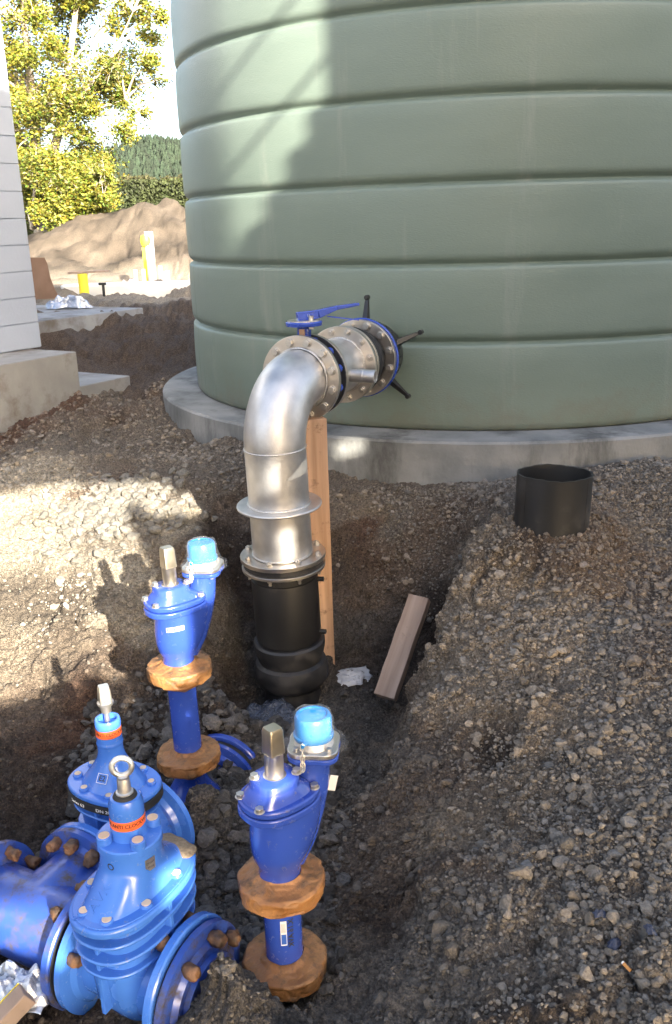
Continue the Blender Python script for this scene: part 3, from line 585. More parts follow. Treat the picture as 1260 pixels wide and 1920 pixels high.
# timber prop under the valve, planks
def plank(name, p, q, wd, th, m, label, side=None, cat='plank'):
    p, q = Vector(p), Vector(q); d = (q-p); L_ = d.length; Mx = along(p, d, up=side or (0, -1, 0)); mb = MB(); K = 8; rings = []
    for k in range(K+1):
        z = L_*k/K; j = lambda: random.uniform(-.0012, .0012)
        rings.append([(-wd/2+j(), -th/2+j(), z), (wd/2+j(), -th/2+j(), z), (wd/2+j(), th/2+j(), z), (-wd/2+j(), th/2+j(), z)])
    mb.loft(rings); o = mb.build(name, m, bevel=.003, angle=50); o.matrix_world = Mx; return tag(o, label, cat)
# filled in below once the helper returns
def timber(name, p, q, wd, th, m, label, cat, yaw_up=(0, -1, 0)): return plank(name, p, q, wd, th, m, label, yaw_up, cat)
pb_ = PD(603, 1180, 4.26); pt_ = (pb_[0]-.005, pb_[1]-.01, .40)
timber('timber_prop', (pb_[0], pb_[1], -.95), pt_, .100, .075, m_wood, 'upright raw timber post propping the steel pipework, dug into the pit wall', 'post', (.35, -1, 0))
q0 = Vector(PZ(722, 1308, -.76)); q1 = Vector(PZ(786, 1124, -.42))
m_woodp = mat('planed_timber', (.24, .165, .12), (.42, .31, .24), 24, .8, bump=.002, bscale=60, stretch=(1, 1, .06), dirt=(.16, .12, .09), dirt_amt=.2, dscale=12)
timber('timber_plank', q0, q1+(q1-q0)*.02, .098, .045, m_woodp, 'short greyish timber plank leaning on the side of the gravel mound', 'plank', (-.25, -.55, 1))

# ------------------------------------------------------------------ underground hydrants on taped flanges
def lumpy(name, parent, z, r_, th, seed, ri=.05):
    prof = [(ri, th*.80), (ri+.014, th*.58), (r_*.80, th*.50), (r_*.985, th*.47), (r_*1.025, th*.36), (r_*1.03, 0), (r_*1.02, -th*.36), (r_*.97, -th*.47), (r_*.8, -th*.50), (ri+.02, -th*.6), (ri, -th*.85)]
    n = 120; mb = MB(); rings = []
    pr_ = []
    for i in range(len(prof)-1):
        for k in range(5): q = k/5; pr_.append((prof[i][0]*(1-q)+prof[i+1][0]*q, prof[i][1]*(1-q)+prof[i+1][1]*q))
    pr_.append(prof[-1])
    for rr_, zz in pr_: rings.append([[rr_*math.cos(2*math.pi*i/n), rr_*math.sin(2*math.pi*i/n), zz] for i in range(n)])
    V = np.array(rings).reshape(-1, 3); rad_ = np.hypot(V[:, 0], V[:, 1])
    d = .0030*fbm(V, 12, 2, seed=seed)+.0022*noise3(V, 45, seed+5)-.0045*np.clip(1-np.abs(noise3(V*np.array([1, 1, 2.2]), 17, seed+7))*6, 0, 1)+.003*np.clip(1-np.abs(noise3(V, 26, seed+8))*5, 0, 1)
    bo = sum(np.exp(-(((V[:, 0]-.08*math.cos(a))**2+(V[:, 1]-.08*math.sin(a))**2)/.00035)) for a in [seed+2*math.pi*k/4 for k in range(4)])
    V[:, 2] += np.sign(V[:, 2])*bo*.006*(rad_ < r_*.99)
    dirn = V/np.maximum(np.linalg.norm(V, axis=1), 1e-6)[:, None]; V = V+dirn*d[:, None]
    a0 = math.atan2(-1, .1)+random.uniform(-.5, .5)      # the drip of wax under the rim
    V[:, 2] -= .014*np.exp(-((V[:, 0]-.75*r_*math.cos(a0))**2+(V[:, 1]-.75*r_*math.sin(a0))**2)/.0006)*(V[:, 2] < 0)
    V[:, 2] += z
    k = len(pr_); mb.v = [tuple(v) for v in V]
    mb.f = [(i*n+j, i*n+(j+1) % n, (i+1)*n+(j+1) % n, (i+1)*n+j) for i in range(k-1) for j in range(n)]
    return mb.build(name, m_tape, parent, angle=80)
def hydrant(loc, yaw, tilt, spool, label, seed, film, body_mark, spool_mark):
    h = tag(empty('hydrant', loc), label, 'hydrant', 'blue hydrants on taped flanges')
    h.rotation_euler = (tilt[0], tilt[1], yaw)
    Z = spool
    MB().lathe([(.049, -.0), (.049, -.04), (.052, -.07), (.062, -.10), (.085, -.14), (.12, -.19), (.16, -.28), (.16, -.32)], n=40).build('foot', m_blue, h, angle=70)
    lumpy('taped_flange', h, 0, .108, .05, seed)
    sp_ = MB().lathe([(.049, -.02), (.049, Z+.02)], n=48).build('spool', m_blue, h)
    if spool_mark:
        a = R(-90)-yaw
        cyl_patch('sticker', .0496, .10, .175, a-.12+.05, a+.20+.05, T(0), m_paper, sp_)
        cyl_patch('sticker_panel', .0499, .104, .135, a-.09+.05, a+.17+.05, T(0), m_inkb, sp_)
        for k in range(5): cyl_patch('sticker_line', .0499, .140, .168, a-.08+.05+k*.05, a-.065+.05+k*.05, T(0), m_ink, sp_)
        v, f = text_geo('X.16 AVK', .021, bold=.0006)
        v = [((.0502)*math.cos(a+.48-y/.0502), .0502*math.sin(a+.48-y/.0502), .135+x) for x, y, q in v]; v = [(x, y, .27-z) for x, y, z in v]
        MB().add(v, f).build('stencil', m_ink, sp_)
    else:
        a = R(-62)-yaw
        v, f = text_geo('X.16 DN80', .017, thick=.0008)
        v = [((.0492+q)*math.cos(a-y/.05), (.0492+q)*math.sin(a-y/.05), .17-x) for x, y, q in v]; MB().add(v, f).build('cast_mark', m_blue, sp_)
    lumpy('taped_flange', h, Z, .106, .05, seed+3, .055)
    # body: bulb with the outlet riser blended to one side, both in one mesh
    n = 56; rings = []
    for z, r0, x0, rx, off_ in [(.018, .056, 0, .056, 0), (.045, .054, 0, .054, 0), (.062, .056, .001, .058, .002), (.085, .066, .0, .072, .006), (.115, .075, .004, .082, .012), (.150, .079, .008, .090, .018), (.185, .078, .010, .096, .022), (.215, .076, .012, .102, .025), (.232, .076, .012, .104, .026)]:
        rings.append([(x0+(rx if math.cos(t) > 0 else r0)*math.cos(t)+off_*max(0, math.cos(t)), r0*math.sin(t)*(1-.12*max(0, math.cos(t))), Z+z) for t in [2*math.pi*i/n for i in range(n)]])
    body = MB().loft(rings).build('body', m_blue, h, angle=60)
    MB().tube([(.008+(.0785+.010*0)*math.cos(t)*1.0, .0775*math.sin(t), Z+.205) for t in [2*math.pi*i/40 for i in range(41)]], .0022, n=6, cap=False).build('casting_line', m_blue, body, angle=80) if False else None
    ch = MB().tube([(.03, 0, Z+.06), (.06, 0, Z+.12), (.088, 0, Z+.19), (.108, 0, Z+.25), (.118, 0, Z+.30), (.12, 0, Z+.335)], [.042, .050, .050, .047, .043, .043], n=32)
    ch.build('outlet_riser', m_blue, body, angle=60)
    def plate(a, b, cx, z0, z1, e=3.0, tw=0):
        o = sel(a, b, 56, e); return [(x+cx, y) for x, y in o], z0, z1
    jp = MB(); o, a_, b__ = plate(.106, .082, .008, 0, 0, 2.4); jp.prism(o, Z+.226, Z+.246)
    jp.build('body_flange', m_blue, body, bevel=.004, segs=3)
    # bonnet: plate, raised shoulder, gland boss
    bn = MB(); bn.prism([(x*.985+.008*.015, y*.985) for x, y in o], Z+.249, Z+.268)
    bonnet = bn.build('bonnet', m_blue, h, bevel=.005, segs=3)
    sh = MB(); rr = []
    for z, a, b, cx in [(.266, .088, .066, .0), (.278, .080, .060, 0), (.290, .064, .055, -.003), (.296, .058, .052, -.004), (.312, .057, .051, -.004), (.316, .053, .047, -.004)]:
        rr.append([(x+cx, y, Z+z) for x, y in sel(a, b, 56, 2.8)])
    sh.loft(rr).build('gland_boss', m_blue, bonnet, angle=45)
    v, f = text_geo('AVK', .020, .0012); MB().add(v, f, T(-.066, -.036, Z+.2655) @ RZ(R(-55))).build('cast_mark', m_blue, bonnet)
    add_bolts(bonnet, [T(x, y, Z+zz) for x, y, zz in [(-.080, -.040, .268), (.078, -.052, .268), (.078, .052, .268), (-.080, .040, .268), (-.048, .022, .316), (.042, -.030, .316)]], hexbolt(.0098, .009), m_bolt)
    st = MB().lathe([(.030, .308), (.031, .315), (.0245, .318), (.0235, .322), (.0235, .378), (.0245, .380)], T(-.003, 0, Z), 40).build('spindle', m_bronze, h, angle=30)
    sq = MB(); rr = []
    for z, a in [(.378, .0215), (.384, .0215), (.438, .0198), (.446, .0172)]: rr.append([(x-.003, y, Z+z) for x, y in sel(a, a, 40, 9)])
    sq.loft(rr, T(0) @ Matrix.Identity(4)).build('spindle_head', m_bronze, st, angle=40)
    # outlet: blue flange, stainless plate with neck, blue cap under film
    oc = T(.122, 0, Z); o2 = [(.070*math.cos(t)*(1+.10*math.cos(4*t)), .070*math.sin(t)*(1+.10*math.cos(4*t))) for t in [2*math.pi*i/48+.0 for i in range(48)]]
    MB().prism(o2, .326, .340, oc).build('outlet_flange', m_blue, body, bevel=.003)
    op = MB().prism([(x*.985, y*.985) for x, y in o2], .342, .354, oc).build('outlet_plate', m_flange, h, bevel=.002)
    MB().lathe([(.050, .354), (.048, .362), (.043, .368), (.0425, .378)], oc, 40).build('outlet_neck', m_steel, op, angle=50)
    add_bolts(op, [oc @ RZ(k*math.pi/2) @ T(.058, 0, .354) for k in range(4)], hexbolt(.0065, .006), m_bolt)
    add_bolts(op, [oc @ RZ(k*math.pi/2) @ T(.058, 0, .318) for k in range(4)], MB().lathe([(.008, 0), (.008, .008)], n=6), m_bolt, 'nut')
    cp_ = MB().lathe([(.050, .372), (.051, .375), (.051, .381), (.047, .384), (.047, .424), (.043, .433), (.036, .434), (.036, .431), (.010, .432), (.0, .432)], oc, 56).build('cap', m_cap, h, angle=35)
    MB().tube([(.050*math.cos(R(205)), .050*math.sin(R(205)), .378), (.064*math.cos(R(205)), .064*math.sin(R(205)), .377)], .006, oc, 10).build('cap_lug', m_cap, cp_)
    # clear film crumpled over cap and neck
    n = 64; rg = []
    for z, r0 in [(.345, .074), (.358, .072), (.368, .060), (.385, .0545), (.405, .053), (.425, .051), (.437, .046), (.441, .030), (.440, .008)]:
        rg.append([[(r0)*math.cos(2*math.pi*i/n), r0*math.sin(2*math.pi*i/n), z] for i in range(n)])
    V = np.array(rg).reshape(-1, 3); d = .0045*noise3(V, 38, seed+9)+.0025*noise3(V, 90, seed); V[:, 0] += d*V[:, 0]/.05; V[:, 1] += d*V[:, 1]/.05; V[:, 2] += d*.8
    V[:, :2] *= (1+(.10*np.clip((V[:, 0])/.06, 0, 1)*np.clip((.40-V[:, 2])/.05, 0, 1)))[:, None]
    mb = MB(); mb.v = [tuple(v) for v in V]; mb.f = [(i*n+j, i*n+(j+1) % n, (i+1)*n+(j+1) % n, (i+1)*n+j) for i in range(8) for j in range(n)]
    fo = MB().add(mb.v, mb.f, oc).build('film_wrap', film, h, angle=25)
    # chain from the cap down to the bonnet bolt
    p0 = Vector((.122+.064*math.cos(R(205)), .064*math.sin(R(205)), Z+.374)); p1 = Vector((.046, -.036, Z+.322)); p1.x += .01
    K = 8; pts = [p0.lerp(p1, i/(K-1))+Vector((0, 0, -.016*math.sin(math.pi*i/(K-1)))) for i in range(K)]
    chn = None; lk_ = MB(); rr = []
    path = [(.0052*math.cos(t), 0, .0095*math.sin(t)) for t in [2*math.pi*i/16 for i in range(16)]]
    base = []
    for i, (x, y, z) in enumerate(path):
        t = 2*math.pi*i/16; nrm = Vector((math.cos(t), 0, math.sin(t))); rr.append([tuple(Vector((x, y, z))+(nrm*math.cos(q)+Vector((0, 1, 0))*math.sin(q))*.0017) for q in [2*math.pi*j/8 for j in range(8)]])
    lk_.loft(rr, None, False, True)
    ce = bpy.data.objects.new('chain', None); COL.objects.link(ce); ce.parent = h; ce.empty_display_size = .02
    add_bolts(ce, [along(pts[i], (pts[min(i+1, K-1)]-pts[max(i-1, 0)])) @ RZ((i % 2)*math.pi/2) for i in range(K)], lk_, m_alloy, 'link', 0)
    if body_mark:
        a = R(-84)-yaw
        bx = [(-.034, .0), (.034, .0), (.034, .015), (-.034, .015)]
        def onb(x, y, lift=.0008): rr_ = .0815+lift; t = a+x/rr_; return ((rr_*math.cos(t)+.006)*1.0, rr_*math.sin(t)*1.0, Z+.178+y+x*.10)
        mb = MB(); nn = 10
        for k in range(nn+1): x = -.030+.060*k/nn; mb.v += [onb(x, 0), onb(x, .016)]
        mb.f = [(2*k, 2*k+2, 2*k+3, 2*k+1) for k in range(nn)]; mb.build('sticker', m_paper, body)
        mb = MB()
        for k in range(6): x = -.028+.028*k/5; mb.v += [onb(x, .002, .0012), onb(x, .014, .0012)]
        mb.f = [(2*k, 2*k+2, 2*k+3, 2*k+1) for k in range(5)]; mb.build('sticker_panel', m_inkb, body)
        v, f = text_geo('AVK', .011); MB().add([onb(x-.014, y+.008, .0018) for x, y, q in v], f).build('sticker_text', m_inkw, body)
        v, f = text_geo('DN80 PN16', .0055); MB().add([onb(x+.015, y+.009, .0014) for x, y, q in v], f).build('sticker_text', m_ink, body)
    else:
        o = MB().box(-.010, .010, 0, .0012, -.022, .022, T(.155, -.030, Z+.235) @ RZ(R(-35)) @ RY(R(12))).build('sticker', m_paper, body)
    return h
hydrant((-.168, 1.915, -.645), R(40), (R(0), R(.3)), .255, 'near blue hydrant on a short spool, standing in gravel right of the gate valves', 2, m_film, False, True)
hydrant((-.545, 2.80, -.575), R(36), (R(0), R(-.8)), .340, 'far blue hydrant on a long spool, by the pit wall left of the black riser', 9, m_film, True, False)

# ------------------------------------------------------------------ gate valves, tee and buried pipes
ang = math.atan2(-.469, .883); DA = Vector((.883, -.469, 0)); DB = Vector((.469, .883, 0)); ZP = -.62
def soiled(parent, x0, x1, y0, y1, z): pass
def endflange(name, Mx, parent, m, r_=.168): return MB().ring([(.10, 0), (r_-.004, 0), (r_, -.004), (r_, -.022), (.135, -.026), (.125, -.04), (.10, -.04)], Mx, 64).build(name, m, parent, angle=40)
FX = lambda x: T(x, 0, 0) @ RY(R(90)); FXn = lambda x: T(x, 0, 0) @ RY(R(-90))
def nut_lumps(parent, Mx, seed, angs, r_=.142):
    rs = np.random.default_rng(seed); v0, f0 = ico(3)
    for a in angs:
        V = v0*np.array([.018, .018, .030]); V[:, 2] = np.clip(V[:, 2], -.019, .022); V = V*(1+.30*noise3(V, 60, seed+int(a))+.16*noise3(V, 150, seed))[:, None]
        o = MB(); o.add([tuple(v) for v in V], [tuple(f) for f in f0], Mx @ RZ(R(a)) @ T(r_, 0, -.045)); o.build('waxed_nut', m_rust, parent, angle=80)
def valve_body(v, m, bx, by, ribs):
    MB().tube([(-.15, 0, 0), (-.07, 0, 0), (0, 0, 0), (.07, 0, 0), (.15, 0, 0)], [.108, .108, .118, .108, .108], n=48).build('barrel', m, v, angle=70)
    b = MB(); b.loft([[(x, y, z) for x, y in sel(a, c, 56, 3)] for z, a, c in [(-.09, bx*.6, by*.5), (-.02, bx*.72, by*.72), (.08, bx*.74, by*.76), (.225, bx*.78, by*.80)]]); bd = b.build('body', m, v, angle=60)
    for z, k in ribs: MB().prism([(x*k, y*k) for x, y in sel(bx, by, 64, 2.4)], z, z+.009).build('rib', m, bd, bevel=.003)
    for s_ in (-1, 1): MB().box(-.006, .006, s_*by*.60, s_*by*.86, -.02, .232).build('web', m, bd, bevel=.002)
    for s_ in (-1, 1): MB().box(s_*bx*.5 if s_ > 0 else -bx*.95, bx*.95 if s_ > 0 else -bx*.5, -.006, .006, .10, .232).build('web', m, bd, bevel=.002)
    for s_, Fm in ((1, FX(.152)), (-1, FXn(-.152))): endflange('end_flange', Fm, v, m)
    return bd
def band_text(parent, rad, z, a, txt, m_b):
    b = MB().lathe([(rad, z-.0125), (rad, z+.0125)], n=48, cap=False).build('orange_band', m_orange, parent)
    cyl_text('band_text', txt, .0135, rad+.0004, z+.001, a, T(0), m_ink, b, bold=.0003)
    cyl_text('band_text', 'CLOSE', .005, rad+.0004, z-.009, a+.35, T(0), m_ink, b)
# near valve with lifting eye
va = tag(empty('gate_valve', (-.530, 1.888, ZP+.012), (0, 0, ang)), 'near light blue ribbed gate valve with a steel lifting eye on top', 'gate valve')
valve_body(va, m_bluel, .115, .182, [(.200, .99), (.152, .97), (.105, .93)])
bn = MB().prism(sel(.117, .186, 72, 2.3), .236, .258).build('bonnet', m_bluel, va, bevel=.006, segs=3)
rr = [[(x, y, z) for x, y in sel(a, b, 72, e)] for z, a, b, e in [(.255, .088, .165, 2.2), (.262, .084, .158, 2.2), (.276, .079, .138, 2.3), (.300, .075, .108, 2.3), (.325, .0745, .082, 2.2), (.340, .0745, .0755, 2.1), (.378, .0745, .0745, 2)]]
MB().loft(rr).build('bonnet_dome', m_bluel, bn, angle=50)
MB().prism([(x, y) for x, y in sel(.110, .176, 72, 2.3)], .2575, .261).build('bonnet_land', m_bluel, bn, bevel=.002)
cv = MB().lathe([(.0745, .378), (.080, .380), (.080, .396), (.077, .399), (.046, .400)], n=56).build('gland_cover', m_bluel, va, angle=35)
for k, a in enumerate((-58, 32, 122, 212)):
    a = R(a)-ang; MB().lathe([(.0195, .38), (.0185, .418)], T(.062*math.cos(a), .062*math.sin(a), 0), 24).build('boss', m_bluel, cv, bevel=.002)
m_wax = mat('cream_wax_plug', (.55, .42, .28), (.68, .55, .40), 30, .6)
for k, a in enumerate((-58, 32, 122, 212)):
    a = R(a)-ang; MB().lathe([(.0135, .4175), (.0135, .4195)], T(.062*math.cos(a), .062*math.sin(a), 0), 24).build('wax_plug', m_wax, cv)
for k in range(8):
    t = 2*math.pi*(k+.5)/8; x, y = .092*math.cos(t), .155*math.sin(t)
    MB().lathe([(.0165, .258), (.0155, .268)], T(x, y, 0), 20).build('boss', m_bluel, bn, bevel=.002)
    MB().lathe([(.0115, .268), (.0115, .2695)], T(x, y, 0), 20).build('wax_plug', m_wax, bn)
nk = MB().lathe([(.0445, .395), (.0435, .41), (.0425, .47), (.042, .488), (.036, .505), (.030, .506)], n=48).build('stem_housing', m_bluel, va, angle=40)
band_text(nk, .0432, .445, R(-88)-ang, 'CLOSE ANTI CLOCKWISE', m_orange)
MB().lathe([(.031, .503), (.027, .512), (.018, .516)], n=32).build('seal', m_rubber, nk)
stx = MB().lathe([(.021, .512), (.021, .518), (.0165, .520), (.0150, .552), (.0135, .556)], n=32).build('stem', m_steel, va, angle=30)
MB().torus(.0235, .0068, T(0, 0, .586) @ RZ(-ang+R(8)) @ RX(R(90)), 40, 14).add(*(lambda b: (b.v, b.f))(MB().lathe([(.0125, .552), (.0145, .556), (.0145, .561), (.009, .564)], n=24))).build('lifting_eye', m_steel, va, angle=60)
for tx, px_, py_, sz in (('AVK', -.048, -.105, .036),):
    v, f = text_geo(tx, sz, .0015)
    for ch in (0,):
        Mx = T(-.012, -.112, .296) @ RZ(R(90)) @ RY(R(0)) @ RX(R(0)); Mx = T(-.005, -.118, .2935) @ RX(R(38)) @ RZ(R(78)); MB().add(v, f, Mx).build('cast_mark', m_bluel, bn)
v, f = text_geo('200', .02, .001); MB().add(v, f, T(-.035, -.165, .2615) @ RZ(R(20))).build('cast_mark', m_bluel, bn)
cyl_text('painted_mark', 'O', .026, .0755, .352, R(-118)-ang, T(0), m_ink, bn, bold=.0004)
cyl_patch('sticker', .0757, .328, .362, R(-52)-ang, R(-30)-ang, T(0), m_alloy, bn)
cyl_text('sticker_text', 'DN200', .008, .0763, .350, R(-41)-ang, T(0), m_ink, bn); cyl_text('sticker_text', 'PN16', .008, .0763, .338, R(-41)-ang, T(0), m_ink, bn)
nut_lumps(va, FX(.152), 5, (60, 105, 150, 195), .142); nut_lumps(va, FXn(-.152), 8, (-60, -20, 25), .142)
# far valve
vb_loc = Vector((-.857, 2.064, ZP))+DB*.350
vb = tag(empty('gate_valve', vb_loc, (0, 0, ang+math.pi/2)), 'light blue gate valve with a square stem cap and a black band', 'gate valve')
ab = ang+math.pi/2
valve_body(vb, m_bluel, .100, .142, [(.16, .97), (.095, .92)])
bn = MB().prism(sel(.108, .150, 64, 2.3), .222, .240).build('bonnet', m_bluel, vb, bevel=.005, segs=3)
bb = MB().prism(sel(.1095, .1515, 64, 2.3), .196, .221).build('black_band', m_rubber, vb, bevel=.002)
def onband(x, y, lift=.0012):      # along the camera-side edge of the band (local -x side), near-elliptic
    t = math.pi+x/.125; c_t, s_t = math.cos(t), math.sin(t); e = 2.3
    return ((.1095+lift)*math.copysign(abs(c_t)**(2/e), c_t), (.1515+lift)*math.copysign(abs(s_t)**(2/e), s_t), .2085+y)
for tx, x0 in (('Series 63', .040), ('DN 200', -.035)):
    v, f = text_geo(tx, .014, bold=.0002); MB().add([onband(-(x0-.0)+x*.9 if False else (x-x0), y) for x, y, q in v], f).build('band_text', m_inkw, bb)
rr = [[(x, y, z) for x, y in sel(a, b, 64, e)] for z, a, b, e in [(.238, .082, .105, 2.2), (.246, .078, .098, 2.2), (.275, .062, .076, 2.1), (.305, .048, .054, 2), (.325, .041, .043, 2), (.345, .0375, .0375, 2), (.355, .0375, .0375, 2)]]
MB().loft(rr).build('bonnet_cone', m_bluel, bn, angle=50)
for k in range(8):
    t = 2*math.pi*(k+.5)/8; x, y = .085*math.cos(t), .124*math.sin(t)
    MB().lathe([(.015, .239), (.014, .249)], T(x, y, 0), 20).build('boss', m_bluel, bn, bevel=.002)
    MB().lathe([(.0095, .249), (.0095, .2505)], T(x, y, 0), 20).build('wax_plug', m_wax, bn)
nk = MB().lathe([(.0375, .35), (.0375, .445), (.0355, .450), (.0285, .450), (.0285, .435), (.010, .433)], n=48).build('stem_housing', m_bluel, vb, angle=40)
MB().lathe([(.0375, .366), (.0392, .370), (.0392, .376), (.0375, .38)], n=48, cap=False).build('bead', m_bluel, nk, angle=50)
band_text(nk, .0381, .412, R(-90)-ab, 'CLOSE ANTI CLOCKWISE', m_orange)
sm = MB().lathe([(.008, .43), (.008, .470), (.015, .472), (.016, .492), (.0225, .496), (.024, .505), (.020, .508)], n=32).build('stem', m_alloy, vb, angle=30)
MB().loft([[(x, y, z) for x, y in sel(a, a, 32, 8)] for z, a in [(.505, .0185), (.512, .019), (.545, .0165), (.556, .014)]], RZ(R(25)-ab)).build('stem_cap', m_alloy, sm, angle=40)
e2 = MB().box(-.017, .017, -.0004, .0004, -.014, .014)
ME = T(-.0605, -.012, .283) @ RZ(R(-90)+R(8)) @ RX(R(-38)); o = MB().add(e2.v, e2.f, ME).build('tag_plate', m_bluel, bn)
flat_text('tag_text', 'E2', .022, ME @ T(0, -.0012, 0) @ RX(R(90)), m_ink, bn, bold=.0004)
mb = MB(); [mb.box(*b) for b in ((-.017, .017, -.0009, -.0005, .0128, .014), (-.017, .017, -.0009, -.0005, -.014, -.0128), (-.017, -.0158, -.0009, -.0005, -.0128, .0128), (.0158, .017, -.0009, -.0005, -.0128, .0128))]; MB().add(mb.v, mb.f, ME).build('tag_frame', m_inkw, bn)
nut_lumps(vb, FX(.152), 15, (160, 120, 200), .142)
# tee joining them
te = tag(empty('pipe_tee', (-.857, 2.064, ZP), (0, 0, ang)), 'dark blue soil-streaked pipe tee bolted to both light blue gate valves', 'pipe tee')
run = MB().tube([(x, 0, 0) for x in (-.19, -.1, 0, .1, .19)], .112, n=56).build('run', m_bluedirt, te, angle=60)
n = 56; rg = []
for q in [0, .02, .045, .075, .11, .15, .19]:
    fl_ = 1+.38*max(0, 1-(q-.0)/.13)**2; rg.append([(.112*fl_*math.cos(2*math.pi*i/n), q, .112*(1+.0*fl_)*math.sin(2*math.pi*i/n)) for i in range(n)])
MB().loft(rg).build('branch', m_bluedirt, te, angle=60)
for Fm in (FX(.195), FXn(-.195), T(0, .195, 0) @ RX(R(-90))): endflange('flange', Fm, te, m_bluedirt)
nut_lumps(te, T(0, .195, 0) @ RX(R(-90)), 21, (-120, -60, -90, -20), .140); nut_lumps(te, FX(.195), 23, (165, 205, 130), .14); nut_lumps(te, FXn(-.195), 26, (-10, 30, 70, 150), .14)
for Mx in (FX(.199), T(0, .199, 0) @ RX(R(-90))): MB().ring([(.10, 0), (.158, 0), (.158, -.004), (.10, -.004)], Mx, 56).build('gasket', m_rubber, te)
# buried pipe leaving the near valve
bpz = Vector((-.530, 1.888, ZP))+DA*.160
bp1 = tag(empty('buried_pipe', bpz, (0, 0, ang)), 'soil-covered blue flanged pipe at the bottom edge, beside the near gate valve', 'pipe')
MB().tube([(0, 0, 0), (.03, 0, 0), (.055, 0, 0)], [.112, .106, .104], n=48).build('pipe_barrel', m_bluedirt, bp1, angle=60)
endflange('flange', FXn(.0), bp1, m_bluedirt, .170); MB().ring([(.10, 0), (.160, 0), (.160, -.006), (.10, -.006)], FXn(-.006), 56).build('gasket', m_rubber, bp1)
nut_lumps(bp1, FXn(.0), 31, (-25, 20, 55), .14)
# flange pair half buried behind the far hydrant
bfc = PZ(412, 1462, -.83); bf = tag(empty('buried_coupling', bfc, (0, 0, math.atan2(.9, .42)+R(4))), 'pair of dark blue flanges half buried in clay beside the far hydrant', 'pipe flange')
endflange('flange', FX(.0), bf, m_blue, .165); endflange('flange', FXn(.034), bf, m_blue, .168); MB().ring([(.10, 0), (.150, 0), (.150, -.03), (.10, -.03)], FX(.032), 56).build('gasket', m_rubber, bf)
MB().tube([(-.12, 0, -.03), (.06, 0, 0)], .105, n=40).build('pipe_barrel', m_bluedirt, bf)

# ------------------------------------------------------------------ black pipe stub on the mound
psc = PY(1033, 985, 3.54); ps = tag(empty('pipe_stub', psc), 'short upright black plastic pipe standing on the gravel mound', 'pipe stub')
n = 96; mb = MB(); ro, ri_ = .150, .141
rg = []
for rr0, z in ((ro, -.12), (ro, .10), (ro, .225), (ri_, .225), (ri_, .1), (ri_, -.1)):
    rg.append([(rr0*math.cos(t)*(1+.02*math.cos(2*t)), rr0*.84*math.sin(t)*(1-.02*math.cos(2*t)), z+(.0015*math.sin(5*t)+.001*math.sin(17*t) if z == .225 else 0)) for t in [2*math.pi*i/n for i in range(n)]])
m_stub = mat('scuffed_black_pipe', (.011, .011, .011), (.022, .021, .020), 7, .38, .6, bump=.0006, bscale=50, dirt=(.06, .053, .046), dirt_amt=.25, dscale=7, stretch=(1, 1, .3))
MB().loft(rg).build('pipe_wall', m_stub, ps, angle=50)
for a in (-150, -96, -40): MB().box(-.003, .003, -.0015, .0015, -.05, .22, T(0, .16*ro*(-math.sin(R(a))), 0) @ RZ(R(a)) @ T(ro-.0004, 0, 0) @ RZ(R(90))).build('seam', m_stub, ps)
ps.rotation_euler = (R(1), R(1.5), 0)

# ------------------------------------------------------------------ litter and odd ends
def crumple(name, loc, sx, sy, h, m, label, cat, seed, rot=0, nn=26):
    u = np.linspace(-1, 1, nn); U, Vv = np.meshgrid(u, u); P = np.stack([U.ravel(), Vv.ravel(), 0*U.ravel()], 1)
    ed = 1-.35*np.abs(noise3(P, 1.3, seed)); z = h*(.5+.9*np.abs(noise3(P, 2.1, seed+1))+.35*np.abs(noise3(P, 5.2, seed+2)))*np.clip(1.25-np.hypot(P[:, 0], P[:, 1])**2, .05, 1)
    V = np.stack([P[:, 0]*sx*ed, P[:, 1]*sy*ed, z], 1); mb = MB(); mb.v = [tuple(v) for v in V]; mb.f = [(j*nn+i, j*nn+i+1, (j+1)*nn+i+1, (j+1)*nn+i) for j in range(nn-1) for i in range(nn-1)]
    o = mb.build(name, m, angle=18); o.location = loc; o.rotation_euler = (0, 0, rot); s_ = o.modifiers.new('s', 'SOLIDIFY'); s_.thickness = .001; return tag(o, label, cat)
m_bag = mat('white_film', (.42, .43, .45), (.62, .63, .66), 9, .4, dirt=(.08, .07, .06), dirt_amt=.25, dscale=28)
lp = PZ(658, 1268, -.83); sp0 = surf(np.array([lp[0]]), np.array([lp[1]]))[0]
o = crumple('plastic_scrap', (lp[0], lp[1], sp0[2]+.028), .105, .055, .018, m_bag, 'torn scrap of white plastic lying on the clay beside the black riser', 'plastic scrap', 4, R(20)); o.rotation_euler.x = R(25)
wp = PZ(505, 1325, -.86); sp0 = surf(np.array([wp[0]]), np.array([wp[1]]))[0]
o = crumple('plastic_sheet', (wp[0]-.04, wp[1]-.08, sp0[2]+.02), .25, .17, .10, m_filmd, 'dark translucent plastic sheet heaped round the foot of the black riser', 'plastic sheet', 12, R(35), 40)
bl = PZ(30, 1868, -.66)
o = crumple('clear_plastic_bag', (bl[0], bl[1]+.02, -.66), .10, .07, .05, m_foil, 'crumpled clear plastic bag at the lower left corner, on the painted timber', 'plastic bag', 33, R(-10), 34)
bq = PZ(-10, 1935, -.70); o = timber('painted_stake', (bq[0]-.05, bq[1]-.05, -.72), tuple(PZ(52, 1862, -.62)), .05, .045, m_woodg, 'grey timber stake with a yellow painted edge at the lower left corner', 'stake', (0, 0, 1))
L_ = (Vector(PZ(52, 1862, -.62))-Vector((bq[0]-.05, bq[1]-.05, -.72))).length
MB().box(.0255, .0275, -.020, .0225, .02, L_-.002).build('painted_edge', m_yellow, o); MB().box(.004, .025, -.0245, -.0228, .02, L_-.002).build('painted_edge', m_yellow, o)
